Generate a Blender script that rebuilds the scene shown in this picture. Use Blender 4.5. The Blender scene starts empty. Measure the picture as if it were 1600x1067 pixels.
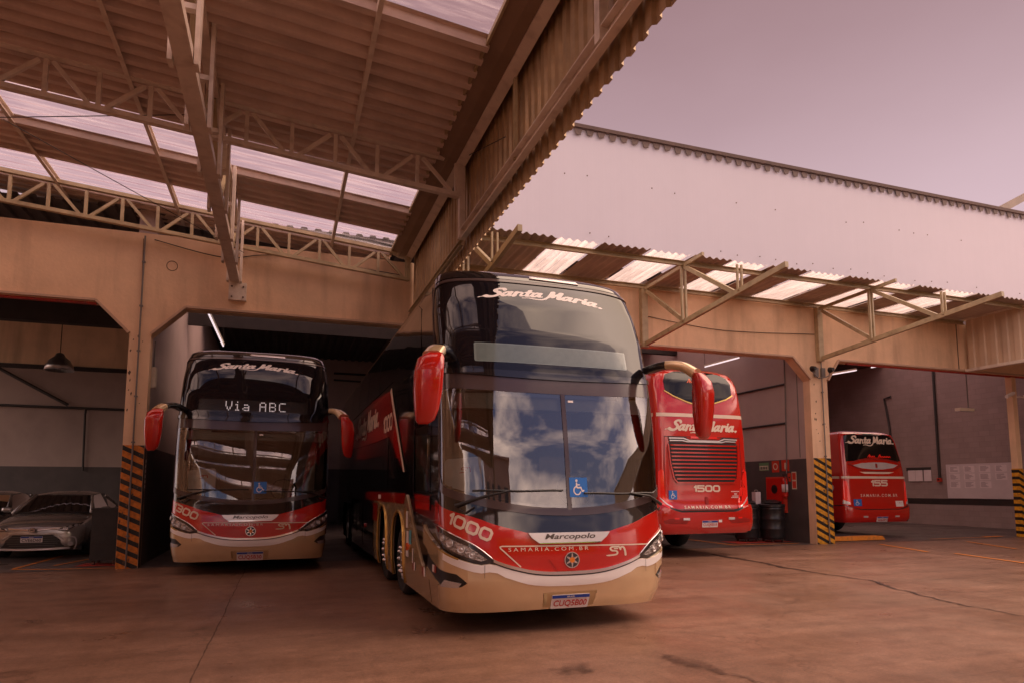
import bpy, bmesh, math, random
import numpy as np
from mathutils import Vector, Matrix
random.seed(7)
SC = bpy.context.scene
COL = SC.collection
R = math.radians

# ------------------------------------------------------------------ object helpers
def tag(o, label=None, cat=None, group=None, kind=None):
    if label: o['label'] = label
    if cat: o['category'] = cat
    if group: o['group'] = group
    if kind: o['kind'] = kind
    return o

def thing(name, label, cat, loc=(0, 0, 0), group=None):
    o = bpy.data.objects.new(name, None)
    o.empty_display_size = .2
    COL.objects.link(o)
    o.location = loc
    return tag(o, label, cat, group)

def link_mesh(name, verts, faces, mat, parent=None, smooth=False, mats=None, midx=None, recalc=True):
    me = bpy.data.meshes.new(name)
    me.from_pydata([tuple(v) for v in verts], [], [tuple(f) for f in faces])
    if mats:
        for m in mats: me.materials.append(m)
        me.polygons.foreach_set('material_index', midx)
    elif mat: me.materials.append(mat)
    me.update()
    if recalc:
        bm = bmesh.new(); bm.from_mesh(me)
        bmesh.ops.recalc_face_normals(bm, faces=bm.faces)
        bm.to_mesh(me); bm.free()
    if smooth:
        me.polygons.foreach_set('use_smooth', [True] * len(me.polygons))
        if smooth is not True:
            me.set_sharp_from_angle(angle=R(smooth))
    o = bpy.data.objects.new(name, me)
    COL.objects.link(o)
    if parent is not None:
        o.parent = parent
        # vertices are given in world space: keep them there
        root = parent; off = Vector((0, 0, 0))
        while root is not None:
            off += Vector(root.location); root = root.parent
        if off.length > 0:
            me.transform(Matrix.Translation(-off)); me.update()
    else:
        # origin at the base of the thing
        n = len(me.vertices)
        co = np.empty(n * 3); me.vertices.foreach_get('co', co); co = co.reshape(-1, 3)
        c = Vector(((co[:, 0].min() + co[:, 0].max()) / 2, (co[:, 1].min() + co[:, 1].max()) / 2, co[:, 2].min()))
        me.transform(Matrix.Translation(-c)); me.update(); o.location = c
    return o

class MB:
    def __init__(s): s.v = []; s.f = []; s.m = []; s.cur = 0
    def add(s, v, f):
        b = len(s.v); s.v += [tuple(p) for p in v]
        s.f += [tuple(b + i for i in q) for q in f]; s.m += [s.cur] * len(f)
        return s
    def box(s, x0, x1, y0, y1, z0, z1):
        v = [(x0, y0, z0), (x1, y0, z0), (x1, y1, z0), (x0, y1, z0), (x0, y0, z1), (x1, y0, z1), (x1, y1, z1), (x0, y1, z1)]
        return s.add(v, [(3, 2, 1, 0), (4, 5, 6, 7), (0, 1, 5, 4), (1, 2, 6, 5), (2, 3, 7, 6), (3, 0, 4, 7)])
    def beam(s, p, q, w, h, up=(0, 0, 1), roll=0):
        p = Vector(p); q = Vector(q); d = (q - p).normalized(); u = Vector(up)
        if abs(d.dot(u)) > .98: u = Vector((0, 1, 0))
        x = d.cross(u).normalized(); y = x.cross(d).normalized()
        v = []
        for e in (p, q):
            for a, b in ((-1, -1), (1, -1), (1, 1), (-1, 1)): v.append(e + x * a * w / 2 + y * b * h / 2)
        return s.add(v, [(0, 1, 2, 3), (7, 6, 5, 4), (0, 4, 5, 1), (1, 5, 6, 2), (2, 6, 7, 3), (3, 7, 4, 0)])
    def channel(s, p, q, w, h, t=.012, up=(0, 0, 1), flip=1):
        """a C profile: web plus two flanges, open to one side"""
        p = Vector(p); q = Vector(q); d = (q - p).normalized(); u = Vector(up)
        if abs(d.dot(u)) > .98: u = Vector((0, 1, 0))
        x = d.cross(u).normalized() * flip; y = x.cross(d).normalized() * flip
        prof = [(0, -h / 2), (w, -h / 2), (w, -h / 2 + t), (t, -h / 2 + t), (t, h / 2 - t), (w, h / 2 - t), (w, h / 2), (0, h / 2)]
        v = [e + x * a + y * b for e in (p, q) for a, b in prof]; n = 8
        f = [(i, (i + 1) % n, n + (i + 1) % n, n + i) for i in range(n)]
        for o in (0, n): f += [(o, o + 1, o + 2, o + 3), (o, o + 3, o + 4, o + 7), (o + 4, o + 5, o + 6, o + 7)]
        return s.add(v, f)
    def tube(s, pts, r, n=10, caps=True):
        pts = [Vector(p) for p in pts]; rr = r if hasattr(r, '__len__') else [r] * len(pts)
        v = []; prev = None
        for i, p in enumerate(pts):
            d = (pts[min(i + 1, len(pts) - 1)] - pts[max(i - 1, 0)]).normalized()
            if prev is None:
                a = Vector((0, 0, 1)) if abs(d.z) < .9 else Vector((0, 1, 0)); x = d.cross(a).normalized()
            else: x = (prev - d * prev.dot(d)).normalized()
            prev = x; y = d.cross(x)
            for k in range(n):
                t = 2 * math.pi * k / n; v.append(p + (x * math.cos(t) + y * math.sin(t)) * rr[i])
        f = [(i * n + k, i * n + (k + 1) % n, (i + 1) * n + (k + 1) % n, (i + 1) * n + k) for i in range(len(pts) - 1) for k in range(n)]
        if caps: f += [tuple(range(n))[::-1], tuple((len(pts) - 1) * n + k for k in range(n))]
        return s.add(v, f)
    def lathe(s, prof, n=24, c=(0, 0, 0), axis='Z', caps=True):
        v = []; f = []; m = len(prof)
        for k in range(n):
            t = 2 * math.pi * k / n
            for r, h in prof:
                a, b = r * math.cos(t), r * math.sin(t)
                p = {'Z': (a, b, h), 'X': (h, a, b), 'Y': (a, h, b)}[axis]
                v.append((p[0] + c[0], p[1] + c[1], p[2] + c[2]))
        for k in range(n):
            for i in range(m - 1):
                f.append((k * m + i, ((k + 1) % n) * m + i, ((k + 1) % n) * m + i + 1, k * m + i + 1))
        for i in (0, m - 1):
            if caps and prof[i][0] > 1e-6: f.append(tuple(k * m + i for k in range(n)))
        return s.add(v, f)
    def prism(s, poly, a, b, plane='XZ'):
        """closed polygon extruded from a to b along the missing axis"""
        def P(p, t): return {'XZ': (p[0], t, p[1]), 'XY': (p[0], p[1], t), 'YZ': (t, p[0], p[1])}[plane]
        n = len(poly); v = [P(p, a) for p in poly] + [P(p, b) for p in poly]
        return s.add(v, [tuple(range(n))[::-1], tuple(range(n, 2 * n))] + [(i, (i + 1) % n, n + (i + 1) % n, n + i) for i in range(n)])
    def corrugated(s, org, du, dv, lu, lv, pitch, amp, thick=.006, prof='trap', nv=1, phase=0.):
        """sheet: ribs run along dv, the wave goes along du; two skins"""
        du = Vector(du).normalized(); dv = Vector(dv).normalized(); nn = du.cross(dv).normalized(); org = Vector(org)
        if prof == 'trap': ks = [(0, 0), (.24, 0), (.33, 1), (.71, 1), (.8, 0)]
        else: ks = [(i / 8, .5 - .5 * math.cos(2 * math.pi * i / 8)) for i in range(8)]
        us = []; k = 0
        while True:
            done = False
            for a, h in ks:
                u = (k + a - phase) * pitch
                if u < -1e-6: continue
                if u > lu + 1e-6: done = True; break
                us.append((u, h * amp))
            if done: break
            k += 1
        if us[0][0] > 1e-4: us.insert(0, (0, us[0][1]))
        if us[-1][0] < lu - 1e-4: us.append((lu, us[-1][1]))
        m = len(us); v = []; f = []
        for layer in (0, 1):
            for j in range(nv + 1):
                for u, h in us: v.append(org + du * u + dv * (lv * j / nv) + nn * (h + layer * thick))
        L = m * (nv + 1)
        for j in range(nv):
            for i in range(m - 1):
                a = j * m + i
                f.append((a, a + 1, a + m + 1, a + m)); f.append((L + a, L + a + m, L + a + m + 1, L + a + 1))
        for i in range(m - 1):
            f.append((i, L + i, L + i + 1, i + 1)); a = nv * m + i; f.append((a, a + 1, L + a + 1, L + a))
        return s.add(v, f)
    def build(s, name, mat, parent=None, smooth=False, mats=None):
        return link_mesh(name, s.v, s.f, mat, parent, smooth, mats, s.m if mats else None)

# ------------------------------------------------------------------ materials
MATS = {}
def mat(name, col, rough=.5, metal=0., var=.0, vscale=3., bump=0., bscale=40., spec=.5, coat=0., ior=1.5, dirt=None, emit=None, stretch=(1, 1, 1), rvar=0.):
    if name in MATS: return MATS[name]
    m = bpy.data.materials.new(name); m.use_nodes = True; MATS[name] = m
    nt = m.node_tree; N = nt.nodes; L = nt.links; b = N['Principled BSDF']
    b.inputs['Base Color'].default_value = (*col, 1); b.inputs['Roughness'].default_value = rough
    b.inputs['Metallic'].default_value = metal; b.inputs['IOR'].default_value = ior
    b.inputs['Specular IOR Level'].default_value = spec; b.inputs['Coat Weight'].default_value = coat
    b.inputs['Coat Roughness'].default_value = .04
    if emit:
        b.inputs['Emission Color'].default_value = (*emit[0], 1); b.inputs['Emission Strength'].default_value = emit[1]
    if var or bump or dirt or rvar:
        tc = N.new('ShaderNodeTexCoord'); mp = N.new('ShaderNodeMapping'); L.new(tc.outputs['Object'], mp.inputs['Vector'])
        mp.inputs['Scale'].default_value = stretch
        n1 = N.new('ShaderNodeTexNoise'); n1.inputs['Scale'].default_value = vscale; n1.inputs['Detail'].default_value = 8; n1.inputs['Roughness'].default_value = .62
        L.new(mp.outputs[0], n1.inputs['Vector'])
        last = None
        if var:
            r = N.new('ShaderNodeValToRGB'); e = r.color_ramp.elements
            e[0].position = .3; e[1].position = .72
            e[0].color = (*[c * (1 - var) for c in col], 1); e[1].color = (*[min(1, c * (1 + var)) for c in col], 1)
            L.new(n1.outputs['Fac'], r.inputs['Fac']); last = r.outputs['Color']
        if dirt:
            n2 = N.new('ShaderNodeTexNoise'); n2.inputs['Scale'].default_value = dirt[1]; n2.inputs['Detail'].default_value = 6
            mp2 = N.new('ShaderNodeMapping'); mp2.inputs['Scale'].default_value = dirt[3] if len(dirt) > 3 else (1, 1, 1)
            L.new(tc.outputs['Object'], mp2.inputs['Vector']); L.new(mp2.outputs[0], n2.inputs['Vector'])
            r2 = N.new('ShaderNodeValToRGB'); r2.color_ramp.elements[0].position = .5; r2.color_ramp.elements[1].position = .75
            L.new(n2.outputs['Fac'], r2.inputs['Fac'])
            ml = N.new('ShaderNodeMath'); ml.operation = 'MULTIPLY'; ml.inputs[1].default_value = dirt[2]; L.new(r2.outputs['Color'], ml.inputs[0])
            mx = N.new('ShaderNodeMix'); mx.data_type = 'RGBA'
            L.new(ml.outputs[0], mx.inputs[0])
            if last: L.new(last, mx.inputs[6])
            else: mx.inputs[6].default_value = (*col, 1)
            mx.inputs[7].default_value = (*dirt[0], 1); last = mx.outputs[2]
        if last: L.new(last, b.inputs['Base Color'])
        if rvar:
            mr = N.new('ShaderNodeMapRange'); mr.inputs['To Min'].default_value = max(0, rough - rvar); mr.inputs['To Max'].default_value = min(1, rough + rvar)
            L.new(n1.outputs['Fac'], mr.inputs['Value']); L.new(mr.outputs[0], b.inputs['Roughness'])
        if bump:
            nb = N.new('ShaderNodeTexNoise'); nb.inputs['Scale'].default_value = bscale; nb.inputs['Detail'].default_value = 5
            L.new(tc.outputs['Object'], nb.inputs['Vector'])
            bp = N.new('ShaderNodeBump'); bp.inputs['Strength'].default_value = bump; bp.inputs['Distance'].default_value = .02
            L.new(nb.outputs['Fac'], bp.inputs['Height']); L.new(bp.outputs[0], b.inputs['Normal'])
    return m

def nodes_mat(name):
    m = bpy.data.materials.new(name); m.use_nodes = True; MATS[name] = m
    return m, m.node_tree.nodes, m.node_tree.links, m.node_tree.nodes['Principled BSDF']

def glass_mat(name, tint, ior=1.55, rough=.0, boost=0.):
    """see-through tinted glazing: fresnel reflection over a tinted transparent pane"""
    m, N, L, b = nodes_mat(name); out = N['Material Output']; N.remove(b)
    tr = N.new('ShaderNodeBsdfTransparent'); tr.inputs[0].default_value = (*tint, 1)
    gl = N.new('ShaderNodeBsdfGlossy'); gl.inputs['Roughness'].default_value = rough; gl.inputs[0].default_value = (.95, .95, .97, 1)
    fr = N.new('ShaderNodeFresnel'); fr.inputs[0].default_value = ior
    ad = N.new('ShaderNodeMath'); ad.operation = 'ADD'; ad.use_clamp = True; ad.inputs[1].default_value = boost; L.new(fr.outputs[0], ad.inputs[0])
    mx = N.new('ShaderNodeMixShader'); L.new(ad.outputs[0], mx.inputs[0]); L.new(tr.outputs[0], mx.inputs[1]); L.new(gl.outputs[0], mx.inputs[2])
    L.new(mx.outputs[0], out.inputs[0]); return m

def translucent_mat(name, col, trans=.5, diff=.3, st=(.5, 5, 1)):
    m, N, L, b = nodes_mat(name); out = N['Material Output']; N.remove(b)
    tr = N.new('ShaderNodeBsdfTransparent'); tr.inputs[0].default_value = (*col, 1)
    tl = N.new('ShaderNodeBsdfTranslucent'); tl.inputs[0].default_value = (*col, 1)
    tc = N.new('ShaderNodeTexCoord'); mp = N.new('ShaderNodeMapping'); L.new(tc.outputs['Object'], mp.inputs[0]); mp.inputs['Scale'].default_value = st
    nz = N.new('ShaderNodeTexNoise'); nz.inputs['Scale'].default_value = 2.2; nz.inputs['Detail'].default_value = 6; L.new(mp.outputs[0], nz.inputs['Vector'])
    r = N.new('ShaderNodeValToRGB'); r.color_ramp.elements[0].position = .44; r.color_ramp.elements[1].position = .7
    r.color_ramp.elements[0].color = (1 - trans,) * 3 + (1,); r.color_ramp.elements[1].color = (min(1, 1 - trans + diff),) * 3 + (1,)
    L.new(nz.outputs['Fac'], r.inputs[0])
    mx = N.new('ShaderNodeMixShader'); L.new(r.outputs[0], mx.inputs[0]); L.new(tr.outputs[0], mx.inputs[1]); L.new(tl.outputs[0], mx.inputs[2])
    L.new(mx.outputs[0], out.inputs[0]); return m

def stripes_mat(name, c1, c2, period, slope, axis=0):
    m, N, L, b = nodes_mat(name)
    ge = N.new('ShaderNodeNewGeometry'); sp = N.new('ShaderNodeSeparateXYZ'); L.new(ge.outputs['Position'], sp.inputs[0])
    a = N.new('ShaderNodeMath'); a.operation = 'MULTIPLY'; a.inputs[1].default_value = slope; L.new(sp.outputs[axis], a.inputs[0])
    s = N.new('ShaderNodeMath'); s.operation = 'ADD'; L.new(a.outputs[0], s.inputs[0]); L.new(sp.outputs[2], s.inputs[1])
    d = N.new('ShaderNodeMath'); d.operation = 'DIVIDE'; d.inputs[1].default_value = period; L.new(s.outputs[0], d.inputs[0])
    fr = N.new('ShaderNodeMath'); fr.operation = 'FRACT'; L.new(d.outputs[0], fr.inputs[0])
    gt = N.new('ShaderNodeMath'); gt.operation = 'GREATER_THAN'; gt.inputs[1].default_value = .43; L.new(fr.outputs[0], gt.inputs[0])
    nz = N.new('ShaderNodeTexNoise'); nz.inputs['Scale'].default_value = 14; nz.inputs['Detail'].default_value = 6; L.new(ge.outputs['Position'], nz.inputs['Vector'])
    mx = N.new('ShaderNodeMix'); mx.data_type = 'RGBA'; L.new(gt.outputs[0], mx.inputs[0]); mx.inputs[6].default_value = (*c1, 1); mx.inputs[7].default_value = (*c2, 1)
    r = N.new('ShaderNodeValToRGB'); r.color_ramp.elements[0].position = .35; r.color_ramp.elements[0].color = (.62, .6, .58, 1); r.color_ramp.elements[1].position = .6
    L.new(nz.outputs['Fac'], r.inputs[0])
    mu = N.new('ShaderNodeMix'); mu.data_type = 'RGBA'; mu.blend_type = 'MULTIPLY'; mu.inputs[0].default_value = 1
    L.new(mx.outputs[2], mu.inputs[6]); L.new(r.outputs[0], mu.inputs[7]); L.new(mu.outputs[2], b.inputs['Base Color']); b.inputs['Roughness'].default_value = .55
    return m

def block_mat(name, col, joint, bw, bh, axis_u=1):
    m, N, L, b = nodes_mat(name)
    ge = N.new('ShaderNodeNewGeometry'); sp = N.new('ShaderNodeSeparateXYZ'); L.new(ge.outputs['Position'], sp.inputs[0])
    cb = N.new('ShaderNodeCombineXYZ'); L.new(sp.outputs[axis_u], cb.inputs[0]); L.new(sp.outputs[2], cb.inputs[1])
    br = N.new('ShaderNodeTexBrick'); L.new(cb.outputs[0], br.inputs['Vector']); br.inputs['Scale'].default_value = 1
    br.inputs['Brick Width'].default_value = bw; br.inputs['Row Height'].default_value = bh; br.inputs['Mortar Size'].default_value = .009; br.inputs['Mortar Smooth'].default_value = .3
    br.inputs['Color1'].default_value = (*col, 1); br.inputs['Color2'].default_value = (*[c * .9 for c in col], 1); br.inputs['Mortar'].default_value = (*joint, 1)
    nz = N.new('ShaderNodeTexNoise'); nz.inputs['Scale'].default_value = 1.3; nz.inputs['Detail'].default_value = 8; L.new(ge.outputs['Position'], nz.inputs['Vector'])
    r = N.new('ShaderNodeValToRGB'); r.color_ramp.elements[0].color = (.72, .7, .7, 1); r.color_ramp.elements[1].color = (1.1, 1.1, 1.1, 1); L.new(nz.outputs['Fac'], r.inputs[0])
    mu = N.new('ShaderNodeMix'); mu.data_type = 'RGBA'; mu.blend_type = 'MULTIPLY'; mu.inputs[0].default_value = 1
    L.new(br.outputs['Color'], mu.inputs[6]); L.new(r.outputs[0], mu.inputs[7]); L.new(mu.outputs[2], b.inputs['Base Color'])
    bp = N.new('ShaderNodeBump'); bp.inputs['Strength'].default_value = .4; bp.inputs['Distance'].default_value = .01; bp.invert = True
    L.new(br.outputs['Fac'], bp.inputs['Height']); L.new(bp.outputs[0], b.inputs['Normal']); b.inputs['Roughness'].default_value = .8
    return m

def floor_mat(name, base, dark, rough=.6, joint=0.):
    m, N, L, b = nodes_mat(name)
    ge = N.new('ShaderNodeNewGeometry')
    def noise(scale, det, st=(1, 1, 1), rot=0):
        mp = N.new('ShaderNodeMapping'); mp.inputs['Scale'].default_value = st; mp.inputs['Rotation'].default_value = (0, 0, rot); L.new(ge.outputs['Position'], mp.inputs[0])
        n = N.new('ShaderNodeTexNoise'); n.inputs['Scale'].default_value = scale; n.inputs['Detail'].default_value = det; n.inputs['Roughness'].default_value = .65; L.new(mp.outputs[0], n.inputs['Vector']); return n
    def ramp(n, p0, p1, c0, c1):
        r = N.new('ShaderNodeValToRGB'); e = r.color_ramp.elements; e[0].position = p0; e[1].position = p1; e[0].color = (*c0, 1); e[1].color = (*c1, 1); L.new(n.outputs['Fac'], r.inputs[0]); return r
    def mul(a, c, f=1.):
        x = N.new('ShaderNodeMix'); x.data_type = 'RGBA'; x.blend_type = 'MULTIPLY'; x.inputs[0].default_value = f; L.new(a, x.inputs[6]); L.new(c, x.inputs[7]); return x.outputs[2]
    big = ramp(noise(.33, 9), .32, .72, dark, base)
    streak = ramp(noise(.8, 8, (.35, 2.6, 1), R(12)), .3, .62, (.72, .7, .68), (1.06, 1.05, 1.04))
    fine = ramp(noise(30, 10), .4, .6, (.82, .81, .81), (1.12, 1.12, 1.12))
    blot = ramp(noise(1.5, 7), .58, .75, (1, 1, 1), (.66, .62, .58))
    tyre = ramp(noise(1.1, 5, (3.4, .16, 1), R(-25)), .6, .72, (1, 1, 1), (.7, .68, .67))
    grain = ramp(noise(120, 2), .38, .62, (.70, .69, .68), (1.2, 1.2, 1.2))
    mid = ramp(noise(5, 10), .36, .64, (.84, .83, .82), (1.1, 1.1, 1.1))
    tyre2 = ramp(noise(1.3, 6, (.14, 4.2, 1), R(8)), .6, .7, (1, 1, 1), (.72, .70, .69))
    scr = ramp(noise(2.2, 3, (.12, 26, 1), R(17)), .66, .70, (1, 1, 1), (.74, .72, .7)); scr2 = ramp(noise(2.0, 3, (20, .1, 1), R(38)), .69, .73, (1, 1, 1), (1.22, 1.2, 1.18))
    vo = N.new('ShaderNodeTexVoronoi'); vo.feature = 'DISTANCE_TO_EDGE'; vo.inputs['Scale'].default_value = .22
    wn = noise(1.7, 6); wa = N.new('ShaderNodeVectorMath'); wa.operation = 'MULTIPLY_ADD'; wa.inputs[1].default_value = (.9, .9, 0); L.new(wn.outputs['Color'], wa.inputs[0]); L.new(ge.outputs['Position'], wa.inputs[2]); L.new(wa.outputs[0], vo.inputs['Vector'])
    ck = N.new('ShaderNodeValToRGB'); ck.color_ramp.elements[0].position = .0008; ck.color_ramp.elements[1].position = .0026; ck.color_ramp.elements[0].color = (.45, .42, .4, 1); ck.color_ramp.elements[1].color = (1, 1, 1, 1); L.new(vo.outputs['Distance'], ck.inputs[0])
    spot = ramp(noise(15, 4), .66, .71, (1, 1, 1), (.5, .47, .45))
    c = mul(mul(mul(mul(big.outputs[0], streak.outputs[0]), fine.outputs[0]), blot.outputs[0], .8), tyre.outputs[0], .7)
    c = mul(mul(mul(mul(c, grain.outputs[0]), mid.outputs[0]), tyre2.outputs[0], .7), spot.outputs[0], .6)
    c = mul(mul(mul(c, scr.outputs[0], .7), scr2.outputs[0], .6), ck.outputs[0], .7)
    L.new(c, b.inputs['Base Color'])
    rr = ramp(noise(.9, 7), .3, .7, (rough - .18,) * 3, (rough + .12,) * 3); L.new(rr.outputs[0], b.inputs['Roughness'])
    bp = N.new('ShaderNodeBump'); bp.inputs['Strength'].default_value = .18; bp.inputs['Distance'].default_value = .01; L.new(noise(60, 4).outputs['Fac'], bp.inputs['Height']); L.new(bp.outputs[0], b.inputs['Normal'])
    return m

# ------------------------------------------------------------------ flat shapes, lettering (2D meshes that are draped on a surface)
def cut_grid(verts, faces, step):
    bm = bmesh.new(); vs = [bm.verts.new((v[0], v[1], 0)) for v in verts]
    for f in faces:
        try: bm.faces.new([vs[i] for i in f])
        except ValueError: pass
    bmesh.ops.triangulate(bm, faces=bm.faces, ngon_method='EAR_CLIP')
    xs = [v[0] for v in verts]; ys = [v[1] for v in verts]
    for ax, lo, hi in ((0, min(xs), max(xs)), (1, min(ys), max(ys))):
        k = math.floor(lo / step) + 1
        while k * step < hi - 1e-6:
            co = [0, 0, 0]; no = [0, 0, 0]; co[ax] = k * step; no[ax] = 1
            bmesh.ops.bisect_plane(bm, geom=bm.verts[:] + bm.edges[:] + bm.faces[:], plane_co=co, plane_no=no, dist=1e-6); k += 1
    bmesh.ops.remove_doubles(bm, verts=bm.verts, dist=1e-6)
    bm.verts.index_update()
    v = [(q.co.x, q.co.y) for q in bm.verts]; f = [tuple(q.index for q in g.verts) for g in bm.faces]; bm.free()
    return v, f

def poly2d(pts, step=.08): return cut_grid(pts, [tuple(range(len(pts)))], step)

_font = {}
def text2d(s, size, shear=0., bold=0., spacing=1., step=0, align='LEFT', xs=1.):
    cu = bpy.data.curves.new('t', 'FONT'); cu.body = s; cu.size = size; cu.shear = shear; cu.offset = bold; cu.space_character = spacing; cu.align_x = align; cu.resolution_u = 3
    ob = bpy.data.objects.new('t', cu); COL.objects.link(ob); dg = bpy.context.evaluated_depsgraph_get()
    me = bpy.data.meshes.new_from_object(ob.evaluated_get(dg))
    v = [(q.co.x * xs, q.co.y) for q in me.vertices]; f = [tuple(p.vertices) for p in me.polygons]
    bpy.data.objects.remove(ob); bpy.data.curves.remove(cu); bpy.data.meshes.remove(me)
    return cut_grid(v, f, step) if step else (v, f)

def smooth_path(pts, n=6):
    if len(pts) < 3: return pts
    P = [pts[0]] + list(pts) + [pts[-1]]; out = []
    for i in range(1, len(P) - 2):
        p0, p1, p2, p3 = (np.array(P[i + k], float) for k in (-1, 0, 1, 2))
        for j in range(n):
            t = j / n
            out.append(tuple(.5 * ((2 * p1) + (-p0 + p2) * t + (2 * p0 - 5 * p1 + 4 * p2 - p3) * t * t + (-p0 + 3 * p1 - 3 * p2 + p3) * t ** 3)))
    out.append(tuple(pts[-1])); return out

def strokes2d(strokes, res, shear=0., curve=True):
    """union of round-nibbed strokes [(points, radius or (r0, r1)), ...] turned into one flat mesh by marching squares"""
    segs = []
    for pts, r in strokes:
        q = smooth_path(pts) if curve and len(pts) > 2 else list(pts)
        r0, r1 = (r if isinstance(r, tuple) else (r, r)); n = max(1, len(q) - 1)
        if len(q) == 1: q = [q[0], (q[0][0] + 1e-4, q[0][1])]
        for i in range(len(q) - 1):
            segs.append((q[i], q[i + 1], r0 + (r1 - r0) * i / n, r0 + (r1 - r0) * (i + 1) / n))
    A = np.array([(s[0][0], s[0][1], s[1][0], s[1][1]) for s in segs]); rm = max(max(s[2], s[3]) for s in segs)
    x0, x1 = min(A[:, 0].min(), A[:, 2].min()) - rm - res, max(A[:, 0].max(), A[:, 2].max()) + rm + 2 * res
    y0, y1 = min(A[:, 1].min(), A[:, 3].min()) - rm - res, max(A[:, 1].max(), A[:, 3].max()) + rm + 2 * res
    X, Y = np.meshgrid(np.arange(x0, x1, res), np.arange(y0, y1, res), indexing='ij'); F = np.full(X.shape, 9.)
    for (a, b, ra, rb) in segs:
        dx, dy = b[0] - a[0], b[1] - a[1]; l2 = dx * dx + dy * dy + 1e-12
        t = np.clip(((X - a[0]) * dx + (Y - a[1]) * dy) / l2, 0, 1)
        F = np.minimum(F, np.hypot(X - a[0] - t * dx, Y - a[1] - t * dy) - (ra + (rb - ra) * t))
    V = []; key = {}; faces = []
    def vid(k, p):
        if k not in key: key[k] = len(V); V.append((p[0] + p[1] * shear, p[1]))
        return key[k]
    nx, ny = F.shape
    lo = np.minimum(np.minimum(F[:-1, :-1], F[1:, :-1]), np.minimum(F[:-1, 1:], F[1:, 1:]))
    for i, j in zip(*np.where(lo < 0)):
        c = [(i, j), (i + 1, j), (i + 1, j + 1), (i, j + 1)]; poly = []
        for k in range(4):
            p, q = c[k], c[(k + 1) % 4]; fp, fq = F[p], F[q]
            if fp < 0: poly.append(vid(p, (X[p], Y[p])))
            if (fp < 0) != (fq < 0):
                t = fp / (fp - fq); kk = (min(p, q), max(p, q))
                poly.append(vid(kk, (X[p] + (X[q] - X[p]) * t, Y[p] + (Y[q] - Y[p]) * t)))
        if len(poly) > 2: faces.append(poly)
    return V, faces

def xf(m, sx=1., sy=None, ox=0., oy=0., rot=0., bend=None):
    sy = sx if sy is None else sy; c, s = math.cos(rot), math.sin(rot); out = []
    for x, y in m[0]:
        x, y = x * sx, y * sy
        if bend: y += bend(x)
        out.append((x * c - y * s + ox, x * s + y * c + oy))
    return out, m[1]

def bounds(m):
    a = np.array(m[0]); return a[:, 0].min(), a[:, 0].max(), a[:, 1].min(), a[:, 1].max()

def fit(m, x0, x1, y0, y1, **k):
    a, b, c, d = bounds(m); sx = (x1 - x0) / (b - a); sy = (y1 - y0) / (d - c)
    return xf(([(x - a, y - c) for x, y in m[0]], m[1]), sx, sy, x0, y0, **k)

def merge2d(*ms):
    v = []; f = []
    for m in ms:
        b = len(v); v += list(m[0]); f += [tuple(b + i for i in q) for q in m[1]]
    return v, f

# script lettering of the coach fleet, drawn with a broad nib
def santa_maria():
    S = []
    w = .2
    S.append(([(1.5, 1.42), (1.35, 1.72), (.95, 1.78), (.62, 1.55), (.75, 1.2), (1.12, .85), (1.2, .42), (.85, .06), (.35, .08), (.05, .3)], (.15, .19)))
    S.append(([(.05, .3), (-.25, .18)], (.12, .06)))
    S.append(([(-.5, .12), (-.42, .14)], .07))
    def a(x):
        S.append(([(x + .62, .82), (x + .35, .98), (x + .08, .7), (x + .02, .3), (x + .22, .06), (x + .48, .3), (x + .66, .78)], (.14, .15)))
        S.append(([(x + .68, .95), (x + .66, .3), (x + .78, .08), (x + .98, .18)], (.17, .09)))
    def n(x):
        S.append(([(x, .95), (x, .04)], .17))
        S.append(([(x, .5), (x + .28, .92), (x + .56, .8), (x + .56, .3), (x + .66, .06), (x + .85, .16)], (.12, .1)))
    a(1.55); n(2.72)
    S.append(([(3.88, 1.42), (3.84, .3), (3.98, .07), (4.2, .18)], (.17, .1))); S.append(([(3.55, .98), (4.28, .98)], .1))
    a(4.32)
    # M
    S.append(([(5.75, -.22), (5.95, .5), (6.02, 1.6)], (.1, .18))); S.append(([(6.02, 1.62), (6.28, .42)], .19)); S.append(([(6.28, .42), (6.82, 1.62)], .13)); S.append(([(6.82, 1.62), (6.86, .3), (7.0, .06), (7.18, .16)], (.2, .1)))
    a(7.25)
    S.append(([(8.46, .95), (8.46, .04)], .17)); S.append(([(8.46, .55), (8.72, .95), (8.98, .88)], (.13, .16)))
    S.append(([(9.28, .95), (9.26, .3), (9.38, .07), (9.58, .16)], (.17, .09))); S.append(([(9.3, 1.36)], .15))
    a(9.62)
    S.append(([(10.98, .08)], .17))
    # underlining swash
    S.append(([(3.6, -.42), (4.2, -.34), (4.9, -.52), (5.45, -.5), (5.75, -.22)], (.05, .13)))
    S = [(p, (r[0] * 1.27, r[1] * 1.27) if isinstance(r, tuple) else r * 1.27) for p, r in S]
    return strokes2d(S, .05, shear=.34)

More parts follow.
